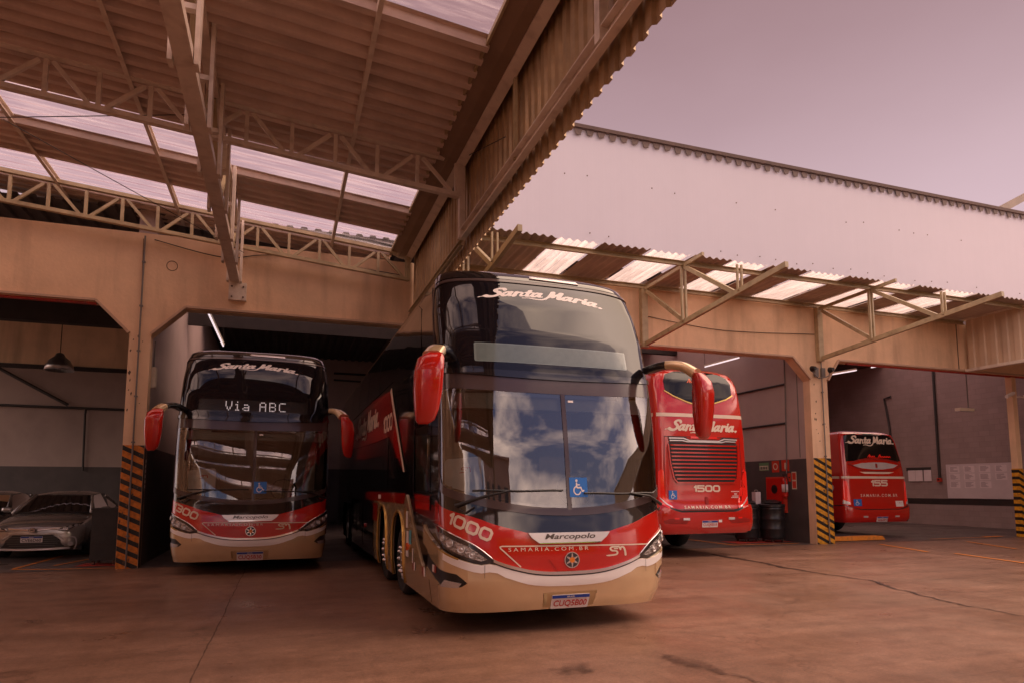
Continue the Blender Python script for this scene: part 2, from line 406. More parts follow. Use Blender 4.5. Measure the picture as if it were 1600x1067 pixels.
def digits(s, w=1., h=.95, t=.13, gap=.34, shear=.0):
    """wide square-shouldered fleet numerals"""
    S = []; x = 0.
    rr = lambda x0, x1, y0, y1, c: [(x0 + c, y1), (x1 - c, y1), (x1, y1 - c), (x1, y0 + c), (x1 - c, y0), (x0 + c, y0), (x0, y0 + c), (x0, y1 - c), (x0 + c, y1)]
    for ch in s:
        if ch == '1':
            S.append(([(x, h * .74), (x + .26, h), (x + .26, 0)], t)); x += .26 + gap; continue
        if ch == '0': S.append((rr(x, x + w, 0, h, .2), t))
        if ch == '3': S.append(([(x, h), (x + w - .15, h), (x + w, h - .15), (x + w, h / 2 + .1), (x + w - .1, h / 2), (x + .3, h / 2)], t)); S.append(([(x + w - .1, h / 2), (x + w, h / 2 - .1), (x + w, .15), (x + w - .15, 0), (x, 0)], t))
        if ch == '5': S.append(([(x + w, h), (x, h), (x, h * .56), (x + w - .15, h * .56), (x + w, h * .42), (x + w, .15), (x + w - .15, 0), (x, 0)], t))
        x += w + gap
    return strokes2d(S, .045, shear=shear, curve=False)

def sm_logo():
    S = [([(1.0, 1.0), (.5, 1.0), (.34, .82), (.5, .62), (.85, .58), (1.0, .4), (.86, .18), (.2, .1)], .085),
         ([(.2, .1), (-.05, .1)], (.085, .03)),
         ([(1.0, 1.0), (1.16, 1.0), (1.28, .7)], .08), ([(1.28, .7), (1.36, .95), (1.6, .92), (1.74, .5), (1.78, .1)], (.08, .1)),
         ([(.72, .82), (1.02, .8)], .06)]
    return strokes2d(S, .04)

def access_symbol():
    S = [([(0, 1.55)], .19), ([(0, 1.2), (.05, .62), (.62, .62)], .11), ([(.62, .62), (.86, .12), (1.05, .2)], .1), ([(.0, .98), (.45, .98)], .08),
         ([(-.16, .72), (-.42, .45), (-.45, .02), (-.15, -.33), (.3, -.32), (.56, .0)], .085)]
    return strokes2d(S, .05)

def ring2d(r0, r1, n=28):
    v = [(r * math.cos(2 * math.pi * k / n), r * math.sin(2 * math.pi * k / n)) for r in (r0, r1) for k in range(n)]
    return v, [(k, (k + 1) % n, n + (k + 1) % n, n + k) for k in range(n)]
def disc2d(r, n=28, sy=1.): return [(r * math.cos(2 * math.pi * k / n), r * sy * math.sin(2 * math.pi * k / n)) for k in range(n)], [tuple(range(n))]
def rect2d(x0, x1, y0, y1, c=0.):
    if c <= 0: return [(x0, y0), (x1, y0), (x1, y1), (x0, y1)], [(0, 1, 2, 3)]
    p = []
    for cx, cy, a in ((x1 - c, y0 + c, -90), (x1 - c, y1 - c, 0), (x0 + c, y1 - c, 90), (x0 + c, y0 + c, 180)):
        for k in range(4): p.append((cx + c * math.cos(R(a + 30 * k)), cy + c * math.sin(R(a + 30 * k))))
    return p, [tuple(range(len(p)))]
def drape(name, m2, fn, mat, parent=None, off=.004, thick=0., smooth=True, label=None):
    """lay a flat mesh on a surface fn(a, b) -> (point, normal)"""
    v = []; n = len(m2[0])
    for a, b in m2[0]:
        p, nn = fn(a, b); v.append(p + nn * off)
    f = [tuple(q) for q in m2[1]]
    if thick:
        for a, b in m2[0]:
            p, nn = fn(a, b); v.append(p + nn * (off - thick))
        cnt = {}
        for q in m2[1]:
            for i in range(len(q)):
                e = (q[i], q[(i + 1) % len(q)]); cnt[e] = 1
        for (a, b) in cnt:
            if (b, a) not in cnt: f.append((b, a, a + n, b + n))
        f += [tuple(i + n for i in reversed(q)) for q in m2[1]]
    o = link_mesh(name, v, f, mat, parent, smooth if not thick else 40, recalc=bool(thick))
    if label: o['label'] = label
    return o
def plane_fn(o, ax, ay):
    o = Vector(o); ax = Vector(ax); ay = Vector(ay); n = ax.cross(ay).normalized()
    return lambda a, b: (o + ax * a + ay * b, n)

def stain_mat(name, col, rough, lo, hi):
    m, N, L, b = nodes_mat(name); out = N['Material Output']
    b.inputs['Base Color'].default_value = (*col, 1); b.inputs['Roughness'].default_value = rough
    at = N.new('ShaderNodeAttribute'); at.attribute_name = 'fade'
    ge = N.new('ShaderNodeNewGeometry'); nz = N.new('ShaderNodeTexNoise'); nz.inputs['Scale'].default_value = 9; nz.inputs['Detail'].default_value = 8; L.new(ge.outputs['Position'], nz.inputs['Vector'])
    mu = N.new('ShaderNodeMath'); mu.operation = 'MULTIPLY'; L.new(at.outputs['Fac'], mu.inputs[0]); L.new(nz.outputs['Fac'], mu.inputs[1])
    mr = N.new('ShaderNodeMapRange'); mr.inputs['From Min'].default_value = lo; mr.inputs['From Max'].default_value = hi; L.new(mu.outputs[0], mr.inputs['Value'])
    tr = N.new('ShaderNodeBsdfTransparent'); mx = N.new('ShaderNodeMixShader'); L.new(mr.outputs[0], mx.inputs[0]); L.new(tr.outputs[0], mx.inputs[1]); L.new(b.outputs[0], mx.inputs[2]); L.new(mx.outputs[0], out.inputs[0])
    return m
# ------------------------------------------------------------------ coach bodies
def itp(tab, z):
    return float(np.interp(z, [t[0] for t in tab], [t[1] for t in tab]))
class Shell:
    """coach end: plan curve (superellipse nose running into straight sides) stacked over a height profile.
    u = distance measured round the nose from the centre line, z = height, nose points to -Y"""
    def __init__(s, yc, D, hw, n, ox, oy):
        s.yc, s.D, s.hw, s.n, s.ox, s.oy = yc, D, hw, n, ox, oy
        t = np.linspace(0, 1, 400) ** 1.5
        x = 1.3 * np.sin(t * np.pi / 2) ** (2 / n); y = .65 * (1 - np.cos(t * np.pi / 2) ** (2 / n))
        s.al = np.concatenate([[0], np.cumsum(np.hypot(np.diff(x), np.diff(y)))]); s.t = t; s.L = float(s.al[-1])
    def p(s, u, z):
        a = abs(u); sg = 1 if u >= 0 else -1; e = 2 / s.n
        t = float(np.interp(min(a, s.L), s.al, s.t)); D = itp(s.D, z)
        x = itp(s.hw, z) * math.sin(t * math.pi / 2) ** e
        y = D * (1 - max(0, math.cos(t * math.pi / 2)) ** e) + max(0, a - s.L)
        return Vector((s.ox + sg * x, s.oy + y + itp(s.yc, z), z))
    def front(s, u, z):
        e = .01; p = s.p(u, z)
        n = (s.p(u + e, z) - s.p(u - e, z)).cross(s.p(u, z + e) - s.p(u, z - e)).normalized()
        return p, n
    def left(s, y, z):      # flank on the -X side, y measured back from the nose
        e = .01; f = lambda zz: Vector((s.ox - itp(s.hw, zz), s.oy + y, zz))
        n = (f(z + e) - f(z - e)).cross(Vector((0, 1, 0))).normalized()
        return f(z), (n if n.x < 0 else -n)
    def right(s, y, z):
        p, n = s.left(y, z); return Vector((2 * s.ox - p.x, p.y, p.z)), Vector((-n.x, n.y, n.z))
    def uside(s, y, z): return s.L + y - itp(s.yc, z) - itp(s.D, z)
    def shell(s, name, mat_, parent, length, zs, us, skip=None):
        """closed body; skip(u, z) leaves openings in the nose and flanks"""
        us = sorted(set(us)); ring = [-u for u in reversed(us) if u > 0] + us
        n = len(ring); v = []; f = []
        for z in zs:
            for u in ring:
                q = s.p(u, z)
                if abs(u) >= us[-1] - 1e-6: q.y = s.oy + length
                v.append(q)
        for j in range(len(zs) - 1):
            zc = (zs[j] + zs[j + 1]) / 2
            for i in range(n - 1):
                if skip and skip((ring[i] + ring[i + 1]) / 2, zc): continue
                a = j * n + i; f.append((a, a + 1, a + 1 + n, a + n))
            a = j * n; f.append((a + n - 1, a, a + n, a + 2 * n - 1))
        f.append(tuple(range(n))[::-1]); f.append(tuple(range((len(zs) - 1) * n, len(zs) * n)))
        return link_mesh(name, v, f, mat_, parent, 35)
    def band(s, name, mat_, parent, us, zb, zt, nv=6, off=.004, thick=0., rim=True):
        """strip of the nose between two curves zb(u), zt(u)"""
        v = []; f = []; m = len(us)
        for j in range(nv + 1):
            for u in us:
                z = zb(u) + (zt(u) - zb(u)) * j / nv; p, n = s.front(u, z); v.append(p + n * off)
        for j in range(nv):
            for i in range(m - 1):
                a = j * m + i; f.append((a, a + 1, a + m + 1, a + m))
        if thick:
            b = len(v)
            edge = [i for i in range(m)] + [j * m + m - 1 for j in range(1, nv + 1)] + [nv * m + i for i in range(m - 2, -1, -1)] + [j * m for j in range(nv - 1, 0, -1)]
            for e in edge:
                u = us[e % m]; j = e // m; z = zb(u) + (zt(u) - zb(u)) * j / nv; p, n = s.front(u, z); v.append(p + n * (off - thick))
            k = len(edge); f += [(edge[i], b + i, b + (i + 1) % k, edge[(i + 1) % k]) for i in range(k)]
        return link_mesh(name, v, f, mat_, parent, 40, recalc=False)

def lerp_tab(tab):
    xs = [t[0] for t in tab]; ys = [t[1] for t in tab]
    return lambda u: float(np.interp(abs(u), xs, ys))
def smooth_tab(tab):
    """rounded version of a symmetric polyline"""
    q = smooth_path(tab, 8); xs = [t[0] for t in q]; ys = [t[1] for t in q]
    return lambda u: float(np.interp(abs(u), xs, ys))

def wheel(parent, x, y, side, paint, r=.5, nuts=True):
    """tyre with rim, hub and nut caps; side = -1 faces -X"""
    w = thing_part('wheel', parent, MB().lathe([(r - .21, -.14), (r - .05, -.15), (r - .01, -.11), (r, -.05), (r, .05), (r - .01, .11), (r - .05, .15), (r - .21, .14)], 36, (x, y, r), 'X', False), MATS['tyre'], 40)
    s = side
    prof = [(r - .21, .13 * s), (r - .225, .10 * s), (r - .25, .05 * s), (.2, .02 * s), (.17, .06 * s), (.13, .07 * s), (.12, .15 * s), (.07, .17 * s), (0.001, .17 * s)]
    MB().lathe(prof, 30, (x, y, r), 'X', False).build('rim', MATS['alloy'], w, 35)
    if nuts:
        mb = MB()
        for k in range(10):
            t = 2 * math.pi * k / 10; yy, zz = y + .175 * math.cos(t), r + .175 * math.sin(t)
            mb.lathe([(.03, .03 * s), (.028, .14 * s), (.026, .17 * s), (.014, .19 * s), (.0005, .195 * s)], 10, (x, yy, zz), 'X')
        mb.build('wheel_nuts', MATS['chrome'], w, 40)
    return w
def thing_part(name, parent, mb, m, smooth=False): return mb.build(name, m, parent, smooth)

def plate(parent, fn, u, z, w, h, text, colr, name='license_plate', off=.012, tilt=0.):
    f = lambda a, b: fn(u + a, z + b)
    P = drape(name, rect2d(-w / 2, w / 2, -h / 2, h / 2, .012), f, MATS['plate_white'], parent, off, .01)
    drape('plate_band', rect2d(-w / 2 + .004, w / 2 - .004, h / 2 - .036, h / 2 - .003), f, MATS['plate_blue'], P, off + .0015)
    t = text2d('BRASIL', .03, bold=.0005); a, b, c, d = bounds(t)
    drape('lettering', fit(t, -.045, .045, h / 2 - .028, h / 2 - .011), f, MATS['white_decal'], P, off + .003)
    t = text2d(text, 1, bold=.012)
    drape('lettering', fit(t, -w * .44, w * .44, -h / 2 + .016, h / 2 - .05), f, MATS[colr], P, off + .003)
    return P

LINES = [0, .08, .16, .24, .32, .4, .48, .56, .64, .72, .8, .88, .96, 1.04, 1.1, 1.16, 1.22, 1.28, 1.33, 1.38, 1.43, 1.48, 1.53, 1.58, 1.63, 1.69]
def ulist(a, b, extra=()):
    q = sorted(set([round(x, 4) for x in list(LINES) + list(np.arange(1.75, 3.2, .06)) + list(extra) if a < x < b] + [a, b]))
    return q
def usym(b, extra=()):
    q = ulist(0, b, extra); return [-x for x in reversed(q[1:])] + q

DD_FRONT = dict(yc=[(.2, .14), (.35, .05), (.55, 0), (.85, 0), (1.05, .02), (1.3, .07), (2.0, .15), (2.6, .25), (2.8, .30), (2.95, .33), (3.3, .42), (3.7, .58), (3.95, .71), (4.1, .83), (4.2, .98), (4.26, 1.2), (4.29, 1.6), (4.3, 2.0)],
    D=[(.2, .62), (1.0, .55), (2.3, .42), (3.3, .42), (4.3, .45)],
    hw=[(.2, 1.29), (.5, 1.33), (2.9, 1.33), (3.6, 1.31), (3.95, 1.275), (4.12, 1.23), (4.2, 1.18), (4.26, 1.1), (4.29, 1.0), (4.3, .85)], n=3.3)
SANTA = None

def mirror(bus, S, side, name='wing_mirror'):
    """long drooping mirror: dark arm from the upper corner, champagne root, red housing"""
    sx = side; ox, oy = S.ox, S.oy
    X = lambda a: ox + sx * a
    path = [(1.25, .44, 2.97), (1.36, .2, 3.0), (1.48, .0, 2.965), (1.57, -.14, 2.86)]
    d = path[-1]
    def sect(c, w, h, dp):   # rounded box section (x half w, y half dp) at point c
        out = []
        for k in range(16):
            t = 2 * math.pi * k / 16; e = .55
            cx = math.copysign(abs(math.cos(t)) ** e, math.cos(t)); cy = math.copysign(abs(math.sin(t)) ** e, math.sin(t))
            out.append((cx, cy))
        return out
    def loft(rows, cap=True):
        v = []; f = []; n = 16
        for (c, ax, ay) in rows:
            for k in range(n):
                t = 2 * math.pi * k / n; e = .6
                cx = math.copysign(abs(math.cos(t)) ** e, math.cos(t)); cy = math.copysign(abs(math.sin(t)) ** e, math.sin(t))
                v.append(Vector(c) + Vector(ax) * cx + Vector(ay) * cy)
        for i in range(len(rows) - 1):
            for k in range(n): f.append((i * n + k, i * n + (k + 1) % n, (i + 1) * n + (k + 1) % n, (i + 1) * n + k))
        f += [tuple(range(n))[::-1], tuple((len(rows) - 1) * n + k for k in range(n))]
        mb = MB(); mb.add(v, f); return mb
    rows = []
    q = smooth_path(path, 5)
    for i, c in enumerate(q):
        k = i / (len(q) - 1)
        dd = Vector(q[min(i + 1, len(q) - 1)]) - Vector(q[max(i - 1, 0)]); dd.x *= sx; dd.normalize()
        up = Vector((0, 0, 1)); a = dd.cross(up).normalized(); b = a.cross(dd)
        rows.append(((X(c[0]), oy + c[1], c[2]), a * (.085 + .02 * k), b * (.045 + .02 * k)))
    cut = int(len(rows) * (.72 if side < 0 else .42))
    arm = loft(rows[:cut + 1]).build('mirror_arm', MATS['gloss_black'], bus, 50)
    loft(rows[cut:]).build('mirror_root', MATS['champagne'], arm, 50)
    # housing hanging from the arm end
    e = d; H = []
    prof = [(-.06, .03, .045, .05, .05), (-.02, .0, .03, .12, .10), (.02, -.02, -.03, .185, .14), (.04, -.02, -.16, .205, .15), (.045, 0, -.36, .20, .15), (.05, .02, -.54, .17, .13), (.06, .04, -.65, .13, .10), (.075, .05, -.69, .07, .05)]
    if side > 0: prof = [(a + .04, b, c - .07 if i > 1 else c - .03, w * .86, dp) for i, (a, b, c, w, dp) in enumerate(prof)]
    for (dx, dy, dz, w, dp) in prof:
        H.append(((X(e[0] + dx), oy + e[1] + dy, e[2] + dz), (w * .7, w * .12 * sx, 0), (0, dp * .72, 0)))
    hs = loft(H).build(name, MATS['bus_red'], bus, 50)
    gl = rect2d(-.07, .07, -.2, .18, .04); gx = .045 + (.04 if side > 0 else 0)
    drape('mirror_glass', gl, lambda a, b: (Vector((X(e[0] + gx) + a, oy + e[1] + .112, e[2] - .32 + b)), Vector((0, 1, 0))), MATS['chrome'], hs, .004)
    return hs

def coach_front(number, platetxt, label, ox, oy, dest=None, length=14.2, detail=True):
    global SANTA
    S = Shell(ox=ox, oy=oy, **DD_FRONT); L = S.L
    bus = thing('double_decker_coach', label, 'coach', (ox, oy + length / 2, 0), 'double deck coaches in the garage')
    F = S.front
    ws_b = smooth_tab([(0, 1.288), (.35, 1.303), (.655, 1.342), (.95, 1.402), (1.2, 1.466), (1.35, 1.512), (1.44, 1.56), (1.5, 1.63)])
    ws_t = lerp_tab([(0, 2.595), (.62, 2.6), (1.28, 2.63), (1.45, 2.62), (1.5, 2.56)])
    dyc = .45
    yax = [3.12, 4.72]        # steering axles
    rax = [length - 3.9, length - 2.5]
    arch = lambda y: (2.58 < y < 3.66 or 4.2 < y < 5.25 or any(abs(y - r_) < .58 for r_ in rax))
    def skip(u, z):
        if abs(u) < 1.46 and ws_b(u) + .03 < z < ws_t(u) - .03: return True
        y = abs(u) - L + dyc + .05
        if z < 1.15 and abs(u) > L + .3 and arch(y): return True
        if u < 0 and 1.5 < z < 2.3 and 1.05 < y < 1.9: return True     # door glass
        return False
    us = [float(x) for x in LINES] + [L + k for k in (.15, .3, .45, .56, .8, 1.05, 1.25, 1.45, 1.65, 2.08, 2.6, 3.16, 3.7, 4.2, 4.75)]
    for r_ in rax: us += [L + r_ - dyc - .6, L + r_ - dyc, L + r_ - dyc + .6]
    us += [6.5, 7.6, 8.7, 9.2, L + length - dyc]
    zs = [.24, .3, .4, .55, .7, .85, 1.0, 1.15, 1.28, 1.33, 1.38, 1.43, 1.48, 1.55, 1.65, 1.8, 2., 2.2, 2.3, 2.4, 2.5, 2.55, 2.6, 2.7, 2.8, 2.9, 3., 3.15, 3.3, 3.5, 3.7, 3.85, 3.95, 4.03, 4.1, 4.16, 4.2, 4.24, 4.265, 4.28, 4.29, 4.3]
    S.shell('body', MATS['bus_black'], bus, length, zs, us, skip)
    # ---- nose panels, bottom to top
    bump_t = smooth_tab([(0, .600), (.3, .61), (.53, .648), (.83, .742), (.97, .736), (1.11, .768), (1.44, .866), (1.69, .90)])
    wing_t = lerp_tab([(0, .600), (.53, .648), (.83, .742), (1.11, .768), (1.44, .866), (1.93, .948), (2.33, 1.045), (2.45, 1.17)])
    fog_b = lerp_tab([(1.1, .55), (1.18, .497), (1.46, .50), (1.79, .545), (2.2, .62)])
    fog_t = lerp_tab([(1.1, .55), (1.21, .636), (1.5, .67), (1.9, .73), (2.3, .87)])
    base = smooth_tab([(0, .25), (.5, .245), (1.0, .235), (1.5, .225), (2.2, .22)])
    bu = S.band('bumper', MATS['champagne'], bus, usym(1.1), base, bump_t, 10, .016, .03)
    for sg in (-1, 1):
        q = sorted([sg * x for x in ulist(1.1, 2.2)])
        S.band('bumper_lip', MATS['champagne'], bu, q, base, fog_b, 8, .016, .03)
        q = sorted([sg * x for x in ulist(1.1, 2.38)])
        S.band('bumper_wing', MATS['champagne'], bu, q, fog_t, wing_t, 5, .022, .04)
        q = sorted([sg * x for x in ulist(1.13, 2.2)])
        S.band('fog_recess', MATS['satin_black'], bu, q, fog_b, fog_t, 4, .002)
        fl = [(sg * a, b) for a, b in ((1.49, .492), (1.39, .568), (1.165, .545), (1.2, .497))]
        fg = drape('fog_lamp', poly2d(fl, .04), F, MATS['lamp_glass'], bus, .018, .03)
        S.band('wing_gold_edge', MATS['gold'], bu, sorted([sg * x for x in ulist(1.2, 2.4)]), lambda u: wing_t(u) - .012, lambda u: wing_t(u) + .008, 1, .03)
        for k, c in enumerate(('bus_red', 'white_decal')):
            drape('reflector', rect2d(min(sg * (1.72 + .1 * k), sg * (1.82 + .1 * k)), max(sg * (1.72 + .1 * k), sg * (1.82 + .1 * k)), .60, .68), F, MATS[c], bu, .007)
    # raised lip along the bumper top, its white highlight painted into the colour
    S.band('bumper_ledge', MATS['champagne_highlight'], bu, usym(1.42), lambda u: bump_t(u) - .085 - .02 * (abs(u) < .8), lambda u: bump_t(u) - .004, 3, .026, .03)
    drape('parting_line', merge2d(rect2d(-.93, -.926, .60, .735), rect2d(.926, .93, .60, .735)), F, MATS['satin_black'], bu, .028)
    # number plate housing
    drape('plate_recess', poly2d([(-.29, .27), (.3, .27), (.3, .41), (.32, .425), (-.3, .425), (-.29, .41)], .05), F, MATS['champagne_dark'], bu, .019)
    plate(bus, F, .015, .328, .44, .145, platetxt, 'plate_red', off=.03)
    # chrome lip, red mask
    red_b = smooth_tab([(0, .637), (.28, .645), (.53, .685), (.83, .783), (1.07, .95), (1.44, 1.092), (1.69, 1.135), (1.8, 1.15)])
    red_t = smooth_tab([(0, 1.04), (.47, 1.055), (.55, 1.075), (.82, 1.146), (1.02, 1.22), (1.4, 1.315), (1.7, 1.378), (1.8, 1.40)])
    S.band('chrome_lip', MATS['chrome'], bus, usym(.84), lambda u: red_b(u) - .026, lambda u: red_b(u) + .006, 2, .034, .03)
    S.band('lip_shadow', MATS['satin_black'], bus, usym(.84), lambda u: red_b(u) - .04, lambda u: red_b(u) - .026, 1, .028, .02)
    mask = S.band('grille_mask', MATS['bus_red'], bus, usym(1.78), red_b, red_t, 8, .012, .02)
    # headlamps
    for sg in (-1, 1):
        hp = [(1.82, 1.13), (1.44, 1.095), (1.07, .95), (.83, .783), (.84, .75), (.96, .742), (1.11, .79), (1.33, .868), (1.49, .955), (1.7, 1.02)]
        h = drape('headlight', poly2d([(sg * a, b) for a, b in hp], .06), F, MATS['lamp_dark'], bus, .02, .03)
        o2 = [(sg * a, b) for a, b in hp]
        inner = [(1.6, 1.06), (1.42, 1.05), (1.08, .915), (.9, .79), (.97, .772), (1.1, .81), (1.32, .89), (1.46, .96)]
        drape('lamp_chrome', poly2d([(sg * a, b) for a, b in inner], .05), F, MATS['lamp_chrome'], h, .024)
        for (a, b, r_) in ((1.42, 1.0, .035), (1.30, .952, .042), (1.17, .893, .04), (1.06, .84, .032)):
            c, n = F(sg * a, b); mb = MB(); t1 = n.orthogonal().normalized(); t2 = n.cross(t1)
            for rr_, hh in ((r_, .0),):
                rows = []
                for pr, ph in ((r_, .026), (r_ * .95, .04), (r_ * .6, .032), (r_ * .3, .042), (.001, .045)):
                    rows.append([c + t1 * pr * math.cos(2 * math.pi * k / 14) + t2 * pr * math.sin(2 * math.pi * k / 14) + n * ph for k in range(14)])
                v = [p for r2 in rows for p in r2]; f = [(i * 14 + k, i * 14 + (k + 1) % 14, (i + 1) * 14 + (k + 1) % 14, (i + 1) * 14 + k) for i in range(4) for k in range(14)]
                mb.add(v, f)
            mb.build('projector_lens', MATS['lamp_glass'], h, 60)
        edge = [(sg * a, b) for a, b in ((.84, .79), (1.07, .957), (1.44, 1.1), (1.8, 1.14))]
        mb = MB(); q = smooth_path(edge, 6); mb.tube([F(a, b)[0] + F(a, b)[1] * .022 for a, b in q], .007, 6); mb.build('lamp_trim', MATS['chrome'], h, True)
        c, n = F(sg * 1.7, 1.05)
    # ---- name bar, outline, lettering, emblem
    nb = drape('name_bar', poly2d([(-.47, 1.052), (.47, 1.05), (.43, 1.0), (.355, .943), (-.35, .943), (-.43, 1.0)], .06), F, MATS['silver'], mask, .03, .02)
    drape('name_bar_edge', poly2d([(-.355, .948), (.36, .948), (.35, .938), (-.345, .938)], .06), F, MATS['chrome'], nb, .034)
    t = text2d('Marcopolo', 1, shear=.25, bold=.02)
    drape('lettering', fit(cut_grid(*fit(t, 0, 1, 0, .2), .1), -.29, .29, .968, 1.04), F, MATS['frame_brown'], nb, .033)
    line = strokes2d([([(-.555, .708), (-.765, .90), (-.772, .915), (-.75, .922), (0, .912), (1.0, .897)], .0065)], .006, curve=False)
    drape('outline_stripe', line, F, MATS['cream_decal'], mask, .0145)
    t = text2d('SAMARIA.COM.BR', 1, spacing=1.55)
    drape('lettering', fit(t, -.685, .21, .866, .906, bend=lambda x: -.006 * x), F, MATS['cream_decal'], mask, .0145)
    drape('badge_base', poly2d([(-.15, .652), (.175, .652), (.27, .775), (-.245, .775)], .05), F, MATS['bus_red'], mask, .018, .012)
    em = drape('badge', xf(disc2d(.086), 1, 1, .012, .762), F, MATS['chrome'], mask, .026, .02)
    drape('badge_ring', xf(disc2d(.076), 1, 1, .012, .762), F, MATS['badge_dark'], em, .028)
    st = [([(.03 * math.cos(R(90 + 60 * k)), .03 * math.sin(R(90 + 60 * k))), (.066 * math.cos(R(90 + 60 * k)), .066 * math.sin(R(90 + 60 * k)))], (.012, .006)) for k in range(6)]
    drape('badge_star', xf(strokes2d(st, .005), 1, 1, .012, .762), F, MATS['chrome'], em, .0295)
    drape('badge_core', xf(disc2d(.03, 16), 1, 1, .012, .762), F, MATS['badge_orange'], em, .031)
    drape('lettering', fit(sm_logo(), .418, .675, .783, .892), F, MATS['cream_decal'], mask, .0145)
    dg = digits(number); a, b, c, d = bounds(dg); k = .505 / (b - a)
    drape('fleet_number', xf(([(x - a, y) for x, y in dg[0]], dg[1]), k, k, -1.335, 1.175, R(-23.2)), F, MATS['cream_decal'], mask, .0145)
    # ---- windscreen (lower deck)
    S.band('scuttle_panel', MATS['gloss_black'], bus, usym(1.72), lambda u: red_t(u) - .004, lambda u: ws_b(u) + .05, 4, .008)
    q = usym(1.5, (1.455, 1.495))
    S.band('windscreen', MATS['windscreen'], bus, q, ws_b, ws_t, 10, .012)
    fr = strokes2d([([(0, 1.27), (.35, 1.285), (.655, 1.325), (.95, 1.383), (1.2, 1.447), (1.37, 1.495), (1.47, 1.545), (1.53, 1.64), (1.545, 1.8), (1.545, 2.4), (1.53, 2.62)], .042), ([(0, 1.27), (-.35, 1.285), (-.655, 1.325), (-.95, 1.383), (-1.2, 1.447), (-1.37, 1.495), (-1.47, 1.545), (-1.53, 1.64), (-1.545, 1.8), (-1.545, 2.4), (-1.53, 2.62)], .042)], .03)
    wf = drape('windscreen_frame', fr, F, MATS['frame_brown'], bus, .02, .02)
    S.band('centre_bar', MATS['frame_brown'], bus, [.0, .025, .05], lambda u: ws_b(u), lambda u: ws_t(u), 8, .02, .02)
    # accessibility sticker inside the glass
    ac = drape('access_sticker', rect2d(.032, .245, 1.43, 1.645), F, MATS['sticker_blue'], bus, .024)
    s_ = access_symbol(); drape('access_symbol', fit(s_, .075, .205, 1.45, 1.625), F, MATS['white_decal'], ac, .026)
    drape('glass_label', rect2d(.085, .15, 2.50, 2.525), F, MATS['white_decal'], bus, .016)
    # wipers
    for a0, a1, sg in ((-1.22, -.05, 1), (1.32, .2, -1)):
        mb = MB(); z0, z1 = (1.40, 1.50) if sg > 0 else (1.40, 1.47)
        arm = [F(a0, z0 - .06)[0] + F(a0, z0 - .06)[1] * .05, F(a0 + .3 * sg, z0 + .035)[0] + F(a0 + .3 * sg, z0 + .035)[1] * .07, F((a0 + a1) / 2, z1)[0] + F((a0 + a1) / 2, z1)[1] * .055]
        mb.tube(arm, [.02, .014, .008], 8)
        mb.tube([F(a, z1 + .004 * math.sin(k))[0] + F(a, z1)[1] * .035 for k, a in enumerate(np.linspace(a0 + .18 * sg, a1, 10))], .011, 6)
        mb.tube([F(a0 + .05 * sg, z0 - .1)[0] + F(a0, z0)[1] * .04, F(a0 + .12 * sg, z0 - .13)[0] + F(a0, z0)[1] * .05, F(a0 + .22 * sg, z0 - .07)[0] + F(a0, z0)[1] * .05], .008, 6)
        mb.build('wiper', MATS['satin_black'], bus, 50)
    # ---- between decks
    S.band('deck_band', MATS['frame_brown'], bus, usym(1.62), lambda u: ws_t(u) - .004, lambda u: 2.75 + .06 * min(1, abs(u) / 1.4) ** 2, 3, .016, .02)
    S.band('deck_brow', MATS['gloss_black'], bus, usym(1.66), lambda u: 2.752 + .06 * min(1, abs(u) / 1.4) ** 2, lambda u: 2.842 + .02 * min(1, abs(u) / 1.4) ** 2, 3, .03, .04)
    up_b = lambda u: 2.85 + .02 * min(1, abs(u) / 1.4) ** 2 + max(0, abs(u) - 1.5) * .5
    up_t = lambda u: 4.0 - .05 * (abs(u) / 1.7) ** 3 - max(0, abs(u) - 1.52) * .45
    uw = S.band('upper_windscreen', MATS['upper_glass'], bus, usym(1.68), up_b, up_t, 20, .012)
    rim = [(0, 4.015), (.6, 4.01), (1.1, 3.99), (1.45, 3.96), (1.62, 3.9), (1.72, 3.7), (1.74, 3.3), (1.72, 2.98), (1.64, 2.87)]
    fr = strokes2d([(rim, .02), ([(-a, b) for a, b in rim], .02)], .025)
    drape('upper_frame', fr, F, MATS['frame_brown'], bus, .022, .02)
    # sign box behind the upper glass
    if dest is None:
        sb = drape('destination_sign', cut_grid(*rect2d(-.965, .92, 2.942, 3.165, .02), .08), F, MATS['led_panel'], bus, .0135)
        v = merge2d(*[rect2d(-.94, .9, 2.955 + .0135 * k, 2.958 + .0135 * k) for k in range(15)])
        drape('led_rows', cut_grid(*v, .12), F, MATS['led_dark'], sb, .0145)
    else:
        sb = drape('destination_sign', cut_grid(*rect2d(-.97, .92, 2.93, 3.17, .02), .08), F, MATS['led_off'], bus, .0135)
        for t in led_text(dest, -.52, .52, 2.96, 3.14): drape('led_letter', t, F, MATS['led_lit'], sb, .016)
    if SANTA is None: SANTA = santa_maria()
    drape('fleet_name', bent_name(SANTA, -.88, .75, 3.70, 3.86), F, MATS['white_decal'], uw, .0135)
    # roof brow with marker lamp
    S.band('roof_brow', MATS['gloss_black'], bus, usym(1.62), lambda u: up_t(u) + .045, lambda u: min(4.2, up_t(u) + .15), 3, .018, .02)
    drape('roof_lamp', poly2d([(-.17, 4.085), (.52, 4.07), (.5, 4.105), (-.15, 4.12)], .06), F, MATS['silver'], bus, .03, .02)
    # corner pillar strips that catch the light
    for sg in (-1, 1):
        S.band('pillar_trim', MATS['frame_brown'], bus, [sg * 1.77, sg * 1.745][::sg], lambda u: 2.9, lambda u: 4.0, 12, .02, .015)
    mirror(bus, S, -1); mirror(bus, S, 1)
    # ---- cab interior
    it = MB(); x0, x1 = ox - 1.2, ox + 1.2; yb = oy
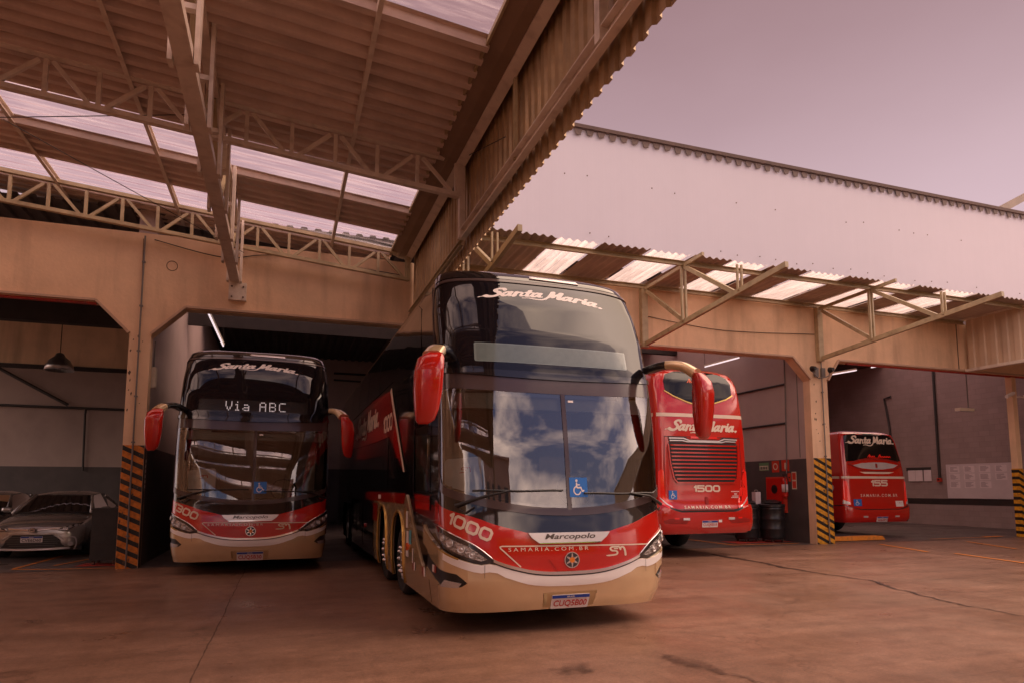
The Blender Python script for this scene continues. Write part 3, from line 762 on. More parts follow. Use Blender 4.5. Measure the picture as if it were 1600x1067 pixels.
    it.box(x0, x1, yb + .75, yb + 3.2, .95, 1.0); it.build('cab_floor', MATS['cab_dark'], bus)
    dsh = MB(); dsh.prism([(yb + .5, 1.0), (yb + .42, 1.2), (yb + .5, 1.3), (yb + .8, 1.34), (yb + 1.0, 1.28), (yb + 1.0, 1.0)], x0 + .15, x1 - .15, 'YZ'); dsh.build('dashboard', MATS['cab_dark'], bus)
    MB().box(x0, x1, yb + 2.6, yb + 2.64, 1.0, 2.7).build('cab_partition', MATS['cab_grey'], bus)
    MB().box(x0, x1, yb + .7, yb + 2.6, 2.66, 2.7).build('cab_ceiling', MATS['cab_grey'], bus)
    bl = S.band('sun_blind', MATS['cab_blind'], bus, usym(1.36), lambda u: 2.42, lambda u: 2.6, 2, -.06)
    mb = MB(); c = Vector((ox + .55, yb + 1.05, 1.5))
    mb.tube([c + Vector((.23 * math.cos(t), .1 * math.sin(t), .21 * math.sin(t))) for t in np.linspace(0, 2 * math.pi, 25)], .018, 8, False); mb.tube([c, c + Vector((0, -.15, -.3))], .04, 8)
    mb.tube([c - Vector((.22, 0, 0)), c + Vector((.22, 0, 0))], .02, 6); mb.build('steering_wheel', MATS['satin_black'], bus, True)
    for sx_, lab in ((.55, 0), (-.93, 1)):
        st = thing_part('cab_seat', bus, MB().box(ox + sx_ - .25, ox + sx_ + .25, yb + 1.3, yb + 1.8, 1.15, 1.42).box(ox + sx_ - .24, ox + sx_ + .24, yb + 1.68, yb + 1.84, 1.4, 1.95), MATS['cab_grey'])
        if lab:
            # white cover with the house mark over the co-driver's head rest
            m2 = rect2d(-.235, .235, -.24, .2, .05); g = cut_grid(*m2, .06)
            fn = lambda a, b: (Vector((ox - .93 + a, yb + 1.0 + .03 * math.sin(a * 9) + .012 * math.sin(b * 30 + a * 8), 1.69 + b + .02 * math.sin(a * 7))), Vector((0, -1, 0)))
            cv = drape('seat_cover', g, fn, MATS['cloth_white'], st, .004, .03)
            drape('house_mark', fit(sm_logo(), -.06, .1, .02, .09), fn, MATS['bus_red'], cv, .008)
    if detail: flank(bus, S, number, length, yax, rax)
    for y in yax:
        wheel(bus, ox - 1.13, oy + y, -1, None); wheel(bus, ox + 1.13, oy + y, 1, None, nuts=False)
    for y in rax:
        wheel(bus, ox - 1.13, oy + y, -1, None, nuts=False); wheel(bus, ox + 1.13, oy + y, 1, None, nuts=False)
    MB().box(ox - .98, ox + .98, oy + .5, oy + length - .3, .34, .9).build('chassis', MATS['satin_black'], bus)
    return bus

def bent_name(m, x0, x1, z0, z1):
    """lettering laid along the curve of the screen's top edge"""
    a, b, c, d = bounds(m); s = (x1 - x0) / (b - a); h = (z1 - z0) / (d - c); mid = (x0 + x1) / 2; hw = (x1 - x0) / 2
    return [((x - a) * s + x0, (y - c) * h + z0 + .075 * (1 - (((x - a) * s + x0 - mid) / hw) ** 2)) for x, y in m[0]], m[1]

def led_text(s, x0, x1, z0, z1):
    G = {'V': ['10001', '10001', '10001', '10001', '01010', '01010', '00100'], 'i': ['010', '000', '110', '010', '010', '010', '111'], 'a': ['00000', '00000', '01110', '00001', '01111', '10001', '01111'],
         'A': ['01110', '10001', '10001', '11111', '10001', '10001', '10001'], 'B': ['11110', '10001', '10001', '11110', '10001', '10001', '11110'], 'C': ['01111', '10000', '10000', '10000', '10000', '10000', '01111'], ' ': ['000'] * 7}
    out = []; x = 0; W_ = sum(len(G[c][0]) + 2 for c in s) - 2; k = (x1 - x0) / W_; kz = (z1 - z0) / 7
    for ch in s:
        g = G[ch]; q = []
        for r, row in enumerate(g):
            for i, c in enumerate(row):
                if c == '1':
                    # dots of one letter touch, so that it stays one piece
                    q.append(rect2d(x0 + (x + i) * k, x0 + (x + i + 1) * k, z0 + (6 - r) * kz, z0 + (7 - r) * kz))
        if q: out.append(merge2d(*[rect2d(p[0][0][0] + .2 * k, p[0][1][0] - .2 * k, p[0][0][1] + .1 * kz, p[0][2][1] - .1 * kz) for p in q]))
        x += len(g[0]) + 2
    return out

def flank(bus, S, number, length, yax, rax):
    """door side of the coach (seen on the -X side) and a plainer far side"""
    Lf = S.left
    def panel(name, pts, m, off=.006, step=.25, parent=bus, thick=0., mirror_too=True):
        o = drape(name, poly2d([(a, b) for a, b in pts], step), Lf, MATS[m], parent, off, thick)
        if mirror_too: drape(name, poly2d([(a, b) for a, b in pts], step), S.right, MATS[m], parent, off, thick)
        return o
    # champagne skirt with the two steering wheel arches
    top = [(.93, .50), (.98, .52), (1.3, .58), (1.62, .78), (2.05, 1.12), (2.25, 1.28), (2.47, 1.44), (2.72, 1.34), (5.8, 1.30)]
    cols = []
    arches = ((2.60, 3.64, 1.2), (4.22, 5.24, 1.25))
    ys = sorted(set([t[0] for t in top] + [.93 + .12 * k for k in range(41)]))
    for y in ys:
        if any(a0 <= y <= a1 for a0, a1, _ in arches): continue
        cols.append((y, .23 + .02 * max(0, y - 4)))
    for a0, a1, tp in arches:
        cols.append((a0, .23)); cols.append((a1, .23, 1))
        for k in range(19):
            t = math.pi * k / 18; cols.append(((a0 + a1) / 2 - (a1 - a0) / 2 * math.cos(t) * .999, .5 + (tp - .5) * math.sin(t) ** .6, 0 if k < 18 else -1))
    cols.sort(key=lambda c_: (c_[0], c_[2] if len(c_) > 2 else -2))
    def skirt(fn, nm='skirt'):
        v = []; f = []; nv = 5
        for c_ in cols:
            zt = float(np.interp(c_[0], [t[0] for t in top], [t[1] for t in top]))
            for off in (.02, -.015):
                for j in range(nv + 1):
                    p, n = fn(c_[0], c_[1] + (zt - c_[1]) * j / nv); v.append(p + n * off)
        m = 2 * (nv + 1)
        for i in range(len(cols) - 1):
            for j in range(nv):
                a_ = i * m + j; f.append((a_, a_ + m, a_ + m + 1, a_ + 1)); a_ += nv + 1; f.append((a_, a_ + 1, a_ + m + 1, a_ + m))
            for j in (0, nv): a_ = i * m + j; f.append((a_, a_ + nv + 1, a_ + nv + 1 + m, a_ + m))
        return link_mesh(nm, v, f, MATS['champagne'], bus, 30)
    s1 = skirt(Lf); skirt(S.right)
    # flared lips round the arches
    for fn in (Lf, S.right):
        for a0, a1, tp in arches:
            mb = MB(); q = [(a0, .24)] + [((a0 + a1) / 2 - (a1 - a0) / 2 * math.cos(math.pi * k / 18), .5 + (tp - .5) * math.sin(math.pi * k / 18) ** .6) for k in range(19)] + [(a1, .24)]
            mb.tube([fn(y, z)[0] + fn(y, z)[1] * .02 for y, z in q], .022, 8); mb.build('arch_lip', MATS['gold'], s1, True)
    panel('skirt_stripe', [(2.6, 1.31), (7.2, 1.30), (7.2, 1.46), (2.49, 1.46)], 'bus_red', .024)
    panel('arch_red', [(5.3, 1.27), (5.9, 1.27), (5.9, .95), (5.3, .95)], 'bus_red', .024, parent=s1)
    drape('fleet_label', rect2d(-5.2, -4.9, 1.35, 1.42), lambda a, b: Lf(-a, b), MATS['white_decal'], s1, .028)
    # stickers and lamps on the skirt
    for (y0, y1, z0, z1, c) in ((2.42, 2.58, .98, 1.25, 'gold'), (2.27, 2.41, 1.0, 1.22, 'white_decal'), (2.2, 2.36, .78, .96, 'white_decal'), (2.02, 2.16, .8, .98, 'sticker_cyan'), (2.06, 2.16, .7, .78, 'gold'), (2.2, 2.38, .62, .72, 'white_decal'), (1.86, 1.93, .58, .76, 'white_decal'), (1.82, 1.9, .5, .6, 'bus_red'), (1.72, 1.81, .5, .6, 'white_decal'), (1.2, 1.3, .5, .6, 'bus_red'), (1.1, 1.19, .5, .6, 'white_decal')):
        drape('sticker', rect2d(-y1, -y0, z0, z1, .01), lambda a, b: Lf(-a, b), MATS[c], s1, .026)
    drape('marker_lamp', xf(disc2d(.05), 1, 1, -2.26, .755), lambda a, b: Lf(-a, b), MATS['marker_orange'], s1, .045, .03)
    # red swoosh with the fleet name
    red = panel('swoosh', [(4.1, 3.12), (4.75, 3.16), (6.4, 3.22), (8.2, 3.2), (9.6, 3.05), (10.6, 2.75), (11.2, 2.52), (9.2, 2.46), (7.6, 2.42), (5.7, 2.38), (4.15, 2.36), (2.8, 1.76), (2.74, 1.78), (3.55, 2.6)], 'bus_red', .01)
    panel('swoosh_edge', [(4.1, 3.15), (4.02, 3.15), (2.66, 1.76), (2.78, 1.76), (4.16, 3.1)], 'cream_decal', .013)
    global SANTA
    if SANTA is None: SANTA = santa_maria()
    nm = fit(SANTA, -9.4, -5.45, 2.52, 3.12)
    drape('fleet_name', nm, lambda a, b: Lf(-a, b), MATS['cream_decal'], red, .014)
    dg = digits(number)
    drape('fleet_number', fit(dg, -4.82, -3.86, 2.46, 2.74), lambda a, b: Lf(-a, b), MATS['cream_decal'], red, .014)
    # glazing: long dark bands, upper and lower deck
    panel('upper_side_window', [(1.6, 3.1), (1.9, 3.9), (2.3, 4.06), (length - .8, 4.06), (length - .6, 3.9), (length - .6, 3.24), (4.0, 3.24), (2.4, 3.0)], 'side_glass', .006, .5)
    panel('lower_side_window', [(4.3, 1.55), (4.3, 2.25), (length - 3, 2.4), (length - 3, 1.55)], 'side_glass', .006, .5)
    for y in (5.6, 7.3, 9.0, 10.7):
        panel('window_divider', [(y, 3.24), (y, 4.05), (y + .03, 4.05), (y + .03, 3.24)], 'satin_black', .009)
    # entrance door
    dr = panel('door_window', [(1.0, 1.47), (1.0, 2.3), (1.92, 2.34), (1.92, 1.5)], 'windscreen', .008, mirror_too=False)
    panel('door_lower', [(.98, 1.27), (1.0, 1.44), (1.93, 1.46), (1.85, 1.27)], 'bus_red', .008, mirror_too=False)
    panel('door_gap', [(1.98, .7), (1.98, 2.7), (2.0, 2.7), (2.0, .7)], 'satin_black', .012, mirror_too=False)
    panel('door_edge', [(.955, 1.3), (.955, 2.6), (.975, 2.6), (.975, 1.3)], 'chrome_dark', .012, mirror_too=False)
    mb = MB(); p = Lf(1.55, 1.7)[0]; mb.tube([p + Vector((.08, 0, -.1)), p + Vector((.1, .05, .3)), p + Vector((.09, 0, .6))], .018, 8); mb.build('grab_rail', MATS['chrome'], dr, True)
    # cove line along the roof and sill mouldings
    panel('roof_line', [(1.9, 4.09), (length - .5, 4.09), (length - .5, 4.11), (1.9, 4.11)], 'gold_dull', .008)
    for y0, y1 in ((6.0, 7.6), (7.7, 9.0)):
        panel('locker_door', [(y0, .35), (y0, 1.24), (y1, 1.24), (y1, .35)], 'gloss_black', .008)
    drape('marker_lamp', xf(disc2d(.045), 1, 1, -7.2, .78), lambda a, b: Lf(-a, b), MATS['bus_red'], bus, .03, .02)

# ------------------------------------------------------------------ coach tails
def coach_rear(kind, number, platetxt, label, ox, oy, length):
    dd = kind == 'double'
    if dd:
        prof = dict(yc=[(.5, .1), (.62, .02), (.8, 0), (1.05, .0), (1.15, .04), (1.3, .06), (2.7, .09), (3.3, .13), (3.6, .17), (4.0, .26), (4.2, .36), (4.3, .55), (4.33, .9)], D=[(.5, .22), (4.3, .22)],
                    hw=[(.5, 1.2), (.7, 1.25), (1.1, 1.25), (1.2, 1.22), (2.7, 1.2), (3.4, 1.17), (3.95, 1.14), (4.12, 1.07), (4.22, .98), (4.3, .8), (4.33, .6)], n=4.2, ox=ox, oy=oy)
        zs = [.52, .58, .7, .85, 1., 1.1, 1.14, 1.18, 1.3, 1.5, 1.8, 2.1, 2.4, 2.7, 3., 3.3, 3.5, 3.7, 3.9, 4.05, 4.12, 4.18, 4.22, 4.26, 4.3, 4.33]; top = 4.33
    else:
        prof = dict(yc=[(.45, .1), (.55, .02), (.7, 0), (.9, .0), (1.0, .03), (1.9, .06), (2.3, .1), (3.0, .22), (3.25, .3), (3.33, .42), (3.37, .7)], D=[(.4, .25), (3.4, .25)],
                    hw=[(.45, 1.27), (.6, 1.32), (1.0, 1.33), (1.9, 1.3), (2.5, 1.24), (3.1, 1.17), (3.25, 1.1), (3.33, .95), (3.37, .7)], n=4.2, ox=ox, oy=oy)
        zs = [.47, .53, .65, .8, .92, 1., 1.2, 1.5, 1.8, 2.1, 2.4, 2.7, 3., 3.12, 3.2, 3.25, 3.29, 3.33, 3.355, 3.37]; top = 3.37
    S = Shell(**prof); L = S.L; F = S.front
    bus = thing('double_decker_coach' if dd else 'single_deck_coach', label, 'coach', (ox, oy + length / 2, 0), 'double deck coaches in the garage' if dd else None)
    ra = [2.9, 4.3] if dd else [3.0, 8.6]
    us = [float(x) for x in np.arange(0, L, .07)] + [L, L + .3, L + .8]
    for r_ in ra: us += [L + r_ - .6 - .25, L + r_ - .25, L + r_ + .35]
    us += [L + 5.6, L + 7, L + length - .3]
    sk = lambda u, z: z < 1.1 and any(abs(abs(u) - L + .25 - r_) < .58 for r_ in ra)
    S.shell('body', MATS['bus_red'], bus, length, zs, us, sk)
    D = lambda name, m2, m, off=.005, thick=0., parent=bus, smooth=True: drape(name, m2, F, MATS[m], parent, off, thick)
    global SANTA
    if SANTA is None: SANTA = santa_maria()
    if dd:
        w = D('rear_window', poly2d([(-1.0, 4.12), (-.75, 4.2), (-.3, 4.23), (.3, 4.23), (.8, 4.18), (1.0, 4.1), (1.04, 3.95), (1.0, 3.68), (.8, 3.58), (.4, 3.47), (.16, 3.42), (.12, 3.38), (-.12, 3.38), (-.16, 3.42), (-.4, 3.47), (-.8, 3.6), (-1.02, 3.72), (-1.04, 3.95)], .08), 'rear_glass', .006)
        ed = [(-1.04, 3.72), (-.8, 3.6), (-.4, 3.47), (-.16, 3.42), (-.12, 3.38), (.12, 3.38), (.16, 3.42), (.4, 3.47), (.8, 3.58), (1.02, 3.68)]
        D('window_rim', strokes2d([(ed, .014)], .012, curve=False), 'gold', .012, .012)
        D('brake_light', rect2d(-.36, .36, 4.235, 4.262), 'tail_red', .016, .012)
        D('window_script', fit(scribble(), -.34, .42, 3.93, 4.04), 'script_orange', .009, parent=w)
        D('cream_stripe', cut_grid(*rect2d(-1.34, 1.34, 3.13, 3.21), .1), 'cream_decal', .004)
        D('fleet_name', fit(SANTA, -1.08, 1.02, 2.74, 3.07), 'cream_decal', .005)
        # engine hatch: surround, louvre
        hs = [(-1.1, 2.68), (1.08, 2.68), (1.12, 1.5), (1.06, 1.28), (.84, 1.06), (-.84, 1.06), (-1.08, 1.3), (-1.14, 1.5)]
        seam = strokes2d([(hs + [hs[0]], .006)], .008, curve=False); D('hatch_seam', seam, 'satin_black', .003)
        g = D('engine_grille', poly2d([(-.99, 2.55), (.98, 2.55), (.97, 2.1), (.9, 1.75), (.82, 1.67), (-.76, 1.67), (-.86, 1.76), (-.95, 2.1)], .08), 'satin_black', .004)
        rim_ = [(-1.0, 2.5), (-.96, 2.1), (-.87, 1.74), (-.78, 1.65), (.84, 1.65), (.92, 1.74), (.98, 2.1), (1.0, 2.5)]
        D('grille_rim', strokes2d([(rim_, .016)], .012, curve=False), 'bus_red', .022, .03, parent=g)
        wl = lambda z: float(np.interp(z, [1.67, 1.76, 2.1, 2.55], [-.76, -.85, -.94, -.97])); wr = lambda z: float(np.interp(z, [1.67, 1.76, 2.1, 2.55], [.82, .9, .96, .97]))
        for k in range(10):
            z = 1.735 + k * .0835
            q = [(wl(z) + .02, z - .016), (wr(z) - .02, z - .016), (wr(z) - .02, z + .016), (wl(z) + .02, z + .016)]
            D('louvre', cut_grid(q, [(0, 1, 2, 3)], .1), 'bus_red', .026, .03, parent=g)
        D('grille_bar', rect2d(.01, .03, 1.67, 2.5), 'satin_black', .018, parent=g)
        tb = D('trim_bar', poly2d([(-1.0, 2.68), (-.55, 2.68), (-.42, 2.615), (.42, 2.615), (.55, 2.68), (.98, 2.66), (.93, 2.56), (-.97, 2.56)], .08), 'satin_black', .02, .02)
        D('trim_chrome', strokes2d([([(-.98, 2.64), (-.6, 2.64), (-.42, 2.59), (.42, 2.59), (.58, 2.64), (.96, 2.63)], .014)], .012, curve=False), 'silver', .032, .015, parent=tb)
        D('trim_chrome', strokes2d([([(-.96, 2.585), (-.62, 2.59), (-.5, 2.565), (.5, 2.565), (.62, 2.59), (.92, 2.585)], .012)], .012, curve=False), 'silver', .03, .015, parent=tb)
        D('brake_light', rect2d(-.38, .38, 2.645, 2.69), 'tail_red', .02, .015)
        D('fleet_number', fit(digits(number, t=.14), -.34, .41, 1.445, 1.60), 'cream_decal', .005)
        ac = D('access_sticker', rect2d(-1.02, -.8, 1.28, 1.48), 'sticker_blue', .005); D('access_symbol', fit(access_symbol(), -.96, -.84, 1.3, 1.465), 'white_decal', .007, parent=ac)
        t = text2d('SAMARIA.COM.BR', 1, spacing=1.5, bold=.01); D('lettering', fit(t, -.62, .65, 1.075, 1.14), 'cream_decal', .005)
        t = text2d('101', 1, bold=.02); D('notice', fit(t, .82, .9, 1.375, 1.42), 'white_decal', .005)
        for zz, hw_ in ((1.445, .13), (1.342, .1), (1.31, .14)):
            q = merge2d(*[rect2d(.86 - hw_ + .021 * k, .86 - hw_ + .021 * k + .013, zz, zz + .02) for k in range(int(2 * hw_ / .021))]); D('notice', q, 'white_decal', .005)
        D('hatch_lock', rect2d(-.03, .05, 1.18, 1.34, .015), 'satin_red', .012, .012)
        for sg in (-1, 1):
            tl = [(1.2, 1.95), (1.14, 1.9), (1.14, 1.52), (1.1, 1.35), (.92, 1.13), (.86, 1.06), (1.0, 1.08), (1.3, 1.2), (1.34, 1.4), (1.32, 1.9)]
            h = D('tail_light', poly2d([(sg * a, b) for a, b in tl], .06), 'tail_red', .016, .02)
            D('tail_edge', strokes2d([([(sg * 1.27, 1.32), (sg * 1.1, 1.19), (sg * .95, 1.115)], .012)], .01, curve=False), 'silver', .024, .01, parent=h)
        S.band('bumper', MATS['bus_red'], bus, usym_len(S.L + .5), lambda u: .56 + .04 * abs(u / 1.5) ** 2, lambda u: 1.0 + .16 * max(0, min(1, (abs(u) - .75) / .6)), 6, .045, .06)
        S.band('bumper_gap', MATS['satin_black'], bus, usym_len(1.0), lambda u: 1.0 + .16 * max(0, min(1, (abs(u) - .75) / .6)), lambda u: 1.04 + .15 * max(0, min(1, (abs(u) - .72) / .6)), 1, .02)
        for sg in (-1, 1):
            D('bumper_recess', poly2d([(sg * a, b) for a, b in ((.5, .88), (.62, .75), (1.15, .77), (1.2, .82), (1.0, .87))], .08), 'satin_red', .048)
            D('fog_lamp', rect2d(*sorted((sg * .53, sg * .70)), .83, .88), 'silver', .054, .015)
            D('reflector', rect2d(*sorted((sg * .8, sg * .92)), .85, .88), 'tail_red', .052)
        plate(bus, F, .005, .745, .42, .14, platetxt, 'plate_red', off=.06)
        D('sticker', rect2d(.25, .34, .78, .83), 'white_decal', .05)
    else:
        w = D('rear_window', poly2d([(-1.18, 3.2), (-.6, 3.27), (.6, 3.27), (1.1, 3.2), (1.2, 2.4), (.9, 2.36), (.6, 2.45), (.1, 2.5), (-.4, 2.47), (-.85, 2.38), (-1.2, 2.36)], .08), 'rear_glass', .006)
        D('fleet_name', fit(SANTA, -1.13, 1.08, 2.86, 3.2), 'cream_decal', .009, parent=w)
        D('window_script', fit(scribble(), -.3, .72, 2.49, 2.6), 'tail_red', .009, parent=w)
        ln = [(-.98, 2.24), (-.6, 2.31), (-.1, 2.34), (.4, 2.34), (.98, 2.26), (.75, 2.17), (.3, 2.12), (-.1, 2.115), (-.6, 2.15)]
        D('lens_rim', strokes2d([([(-1.1, 2.3), (-.6, 2.42), (0, 2.45), (.6, 2.42), (1.1, 2.3), (.75, 2.12), (.3, 2.07), (-.1, 2.06), (-.6, 2.1), (-1.1, 2.3)], .018)], .015), 'satin_red', .014, .02)
        D('rear_panel', poly2d(ln, .08), 'silver', .012, .015); D('rear_badge', rect2d(-.02, .06, 2.17, 2.3, .02), 'satin_red', .018, .01)
        D('cream_trim', poly2d([(-.7, 2.04), (.75, 2.04), (.5, 1.98), (-.5, 1.98)], .08), 'cream_decal', .006)
        D('cream_stripe', cut_grid(*rect2d(-1.5, 1.5, 1.83, 1.9), .1), 'cream_decal', .004)
        D('fleet_number', fit(digits(number, t=.145), -.27, .41, 1.59, 1.79), 'cream_decal', .005)
        t = text2d('SAMARIA.COM.BR', 1, spacing=1.5, bold=.01); D('lettering', fit(t, -.72, .77, 1.26, 1.35), 'cream_decal', .005)
        ac = D('access_sticker', rect2d(-1.0, -.7, .98, 1.19), 'sticker_blue', .005); D('access_symbol', fit(access_symbol(), -.93, -.77, 1.0, 1.17), 'white_decal', .007, parent=ac)
        D('notice_board', rect2d(.66, 1.0, .95, 1.13), 'white_decal', .004); t = text2d('101', 1, bold=.02); D('notice', fit(t, .75, .92, 1.0, 1.08), 'plate_red', .006)
        for sg in (-1, 1):
            h = D('tail_light', poly2d([(sg * a, b) for a, b in ((1.2, 1.74), (1.36, 1.76), (1.46, 1.05), (1.1, 1.02), (1.14, 1.4))], .06), 'tail_red', .014, .02)
            D('lamp_bottom', poly2d([(sg * a, b) for a, b in ((1.42, 1.18), (1.46, 1.05), (1.12, 1.03), (1.14, 1.1))], .06), 'silver', .022, parent=h)
            D('fog_lamp', rect2d(*sorted((sg * .55, sg * .72)), .63, .68), 'silver', .05, .015)
        S.band('bumper', MATS['bus_red'], bus, usym_len(S.L + .5), lambda u: .5, lambda u: .86 + .12 * max(0, min(1, (abs(u) - .8) / .6)), 6, .04, .06)
        S.band('bumper_gap', MATS['satin_black'], bus, usym_len(S.L + .3), lambda u: .86 + .12 * max(0, min(1, (abs(u) - .8) / .6)), lambda u: .885 + .12 * max(0, min(1, (abs(u) - .8) / .6)), 1, .012)
        plate(bus, F, .02, .585, .44, .13, platetxt, 'plate_red', off=.055)
        # near flank: dark quarter glass, stripes
        fl = lambda name, pts, m, off=.006: drape(name, poly2d(pts, .3), S.left, MATS[m], bus, off)
        fl('side_window', [(.75, 1.98), (.68, 2.3), (.7, 2.9), (.85, 3.05), (10, 3.05), (10, 1.95), (1.0, 1.93)], 'side_glass')
        fl('side_stripe', [(.28, 1.83), (11, 1.83), (11, 1.9), (.28, 1.9)], 'cream_decal')
        drape('side_swirl', strokes2d([([(-1.9, .95), (-1.2, 1.05), (-.75, 1.3), (-.6, 1.55)], (.03, .1))], .03), lambda a, b: S.left(-a, b), MATS['silver'], bus, .006)
        fl('side_reflector', [(.5, .9), (.9, .9), (.9, .97), (.5, .97)], 'white_decal', .008)
    if dd:
        fl = lambda name, pts, m, off=.006: [drape(name, poly2d(pts, .3), q, MATS[m], bus, off) for q in (S.left, S.right)]
        fl('side_window', [(1.0, 3.35), (1.0, 4.0), (11, 4.0), (11, 3.3)], 'side_glass'); fl('side_stripe', [(.28, 3.13), (11, 3.13), (11, 3.21), (.28, 3.21)], 'cream_decal')
    for y in ra:
        for sd in (-1, 1): wheel(bus, ox + sd * 1.05, oy + y, sd, None, nuts=False)
    MB().box(ox - .95, ox + .95, oy + .4, oy + length - .4, .5, .95).build('chassis', MATS['satin_black'], bus)
    return bus

def scribble():
    """running handwriting too small to read"""
    S = []
    for x0, n in ((0, 3), (2.0, 6)):
        S.append(([(x0, .1), (x0 + .2, 1.0), (x0 + .38, .1)], .07))
        p = [(x0 + .3, .2)]
        for k in range(n * 2): p.append((x0 + .5 + .17 * k, .55 if k % 2 == 0 else .08))
        S.append((p, .06))
    return strokes2d(S, .035, shear=.3)

def usym_len(b):
    q = [float(x) for x in np.arange(0, b, .09)] + [b]; return [-x for x in reversed(q[1:])] + q
# ------------------------------------------------------------------ palette
def palette():
    M = mat
    M('beige_wall', (.78, .53, .335), .75, var=.13, vscale=1.1, bump=.2, bscale=18, dirt=((.30, .18, .11), 1.6, .5, (1.6, 1.6, .22)))
    M('beige_trim', (.54, .36, .25), .6, var=.1, vscale=4)
    M('grey_wall', (.46, .36, .33), .75, var=.12, vscale=.9, bump=.1, bscale=25, dirt=((.2, .16, .15), .9, .4))
    M('back_grey', (.44, .34, .30), .8, var=.12, vscale=.9, bump=.1, bscale=25, dirt=((.16, .12, .1), .9, .4))
    M('cap_dark', (.13, .08, .065), .6, var=.2)
    M('dado_grey', (.075, .062, .06), .6, var=.2, vscale=1.5, dirt=((.12, .1, .09), 2.2, .3))
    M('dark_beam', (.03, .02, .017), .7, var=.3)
    M('sheet_under', (.68, .53, .45), .55, var=.16, vscale=1.6, dirt=((.2, .13, .1), 1.3, .5, (.35, 2.5, 1)))
    M('sheet_fascia', (.44, .30, .165), .45, metal=.3, var=.25, vscale=3, dirt=((.2, .13, .08), 3.5, .5, (1, 1, .12)), rvar=.12)
    M('sheet_white', (.60, .56, .64), .6, var=.02, vscale=.8)
    M('sheet_cream', (.64, .47, .33), .55, var=.1, vscale=1.2, dirt=((.36, .27, .2), 2.4, .4, (1, 1, .2)))
    M('steel_paint', (.74, .63, .53), .45, var=.14, vscale=2.5, dirt=((.24, .15, .1), 5, .5), rvar=.12)
    M('steel_olive', (.44, .34, .20), .42, var=.16, vscale=2.5, dirt=((.2, .13, .07), 6, .5), rvar=.12)
    M('gutter_paint', (.26, .17, .115), .4, var=.14, vscale=2, dirt=((.14, .08, .05), 2.2, .45))
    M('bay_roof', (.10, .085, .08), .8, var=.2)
    M('rust', (.12, .07, .05), .8, var=.3)
    M('wire', (.02, .016, .014), .6)
    M('pipe_grey', (.17, .15, .14), .5, var=.1)
    M('pipe_dark', (.04, .036, .034), .6)
    M('white_box', (.66, .58, .46), .5, var=.06)
    M('paint_orange', (.85, .28, .03), .6, var=.2, vscale=9, dirt=((.16, .1, .08), 7, .45))
    M('paint_red', (.42, .035, .02), .6, var=.25, vscale=9, dirt=((.12, .08, .07), 5, .5))
    stain_mat('stain_dark', (.035, .022, .017), .38, .14, .5); stain_mat('joint_dark', (.08, .05, .038), .6, .05, .75); stain_mat('stain_brown', (.09, .045, .03), .55, .2, .75); M('joint_brown', (.10, .06, .04), .8)
    # coaches
    M('bus_black', (.012, .010, .010), .09, coat=.6, var=.1, vscale=2, spec=.6)
    M('gloss_black', (.014, .012, .013), .06, coat=.8)
    M('satin_black', (.016, .014, .014), .42, var=.3, vscale=6)
    M('frame_brown', (.075, .05, .048), .12, var=.1, spec=.6)
    M('bus_red', (.52, .014, .008), .13, coat=.8, var=.04, vscale=3)
    M('satin_red', (.30, .012, .008), .35, var=.1)
    M('champagne', (.76, .56, .33), .17, metal=.45, coat=.9, var=.05, vscale=5)
    M('champagne_highlight', (.92, .87, .84), .25, metal=.05, coat=.5, var=.03)  # near white: the ledge's highlight is put into this colour
    M('champagne_dark', (.48, .32, .16), .35, metal=.3)
    M('gold', (.72, .46, .13), .24, metal=.7, var=.05)
    M('gold_dull', (.36, .2, .09), .35, metal=.6)
    M('chrome', (.86, .83, .82), .07, metal=1., rvar=.02)
    M('chrome_dark', (.35, .32, .31), .2, metal=1.)
    M('silver', (.78, .73, .73), .25, metal=.45, var=.05)
    M('cream_decal', (.76, .61, .48), .4, var=.04)
    M('white_decal', (.82, .74, .70), .4, var=.03)
    M('sticker_blue', (.015, .16, .55), .3, var=.04)
    M('sticker_cyan', (.10, .42, .50), .4, var=.1)
    M('plate_white', (.76, .70, .67), .4, var=.05); M('plate_blue', (.01, .045, .30), .35); M('plate_red', (.55, .025, .015), .4); M('plate_black', (.02, .02, .02), .5)
    M('lamp_dark', (.03, .026, .026), .06, coat=1.)
    M('lamp_chrome', (.40, .36, .34), .2, metal=.9, bump=.9, bscale=55, var=.6, vscale=22)
    M('lamp_glass', (.62, .58, .56), .05, metal=.5, coat=1., bump=.5, bscale=70)
    M('badge_dark', (.05, .045, .05), .2); M('badge_orange', (.75, .20, .02), .3)
    M('marker_orange', (.85, .12, .02), .25, coat=.6)
    M('tail_red', (.62, .008, .006), .12, coat=1., emit=((1, .03, .015), .12))
    M('script_orange', (.8, .12, .02), .4)
    M('tyre', (.018, .016, .015), .75, bump=.3, bscale=30, var=.2)
    M('alloy', (.42, .39, .37), .28, metal=.9, var=.2, vscale=7)
    M('cab_dark', (.11, .095, .085), .7, var=.2, vscale=5); M('cab_grey', (.27, .225, .185), .8, var=.15, vscale=5); M('cab_blind', (.30, .31, .28), .8, var=.06)
    M('cloth_white', (.80, .76, .74), .85, var=.04, vscale=9, bump=.15, bscale=60)
    M('led_panel', (.20, .25, .24), .12, coat=.7, var=.06, vscale=20); M('led_dark', (.05, .065, .065), .2, coat=.5); M('led_off', (.02, .018, .018), .2, coat=.6)
    M('led_lit', (.9, .9, .9), .5, emit=((1, .9, .95), .17))
    M('side_glass', (.010, .010, .011), .05, coat=.5, spec=.7)
    M('upper_glass', (.008, .007, .010), .02, ior=1.55, spec=.5); M('rear_glass', (.008, .007, .007), .04, ior=1.45, spec=.4)
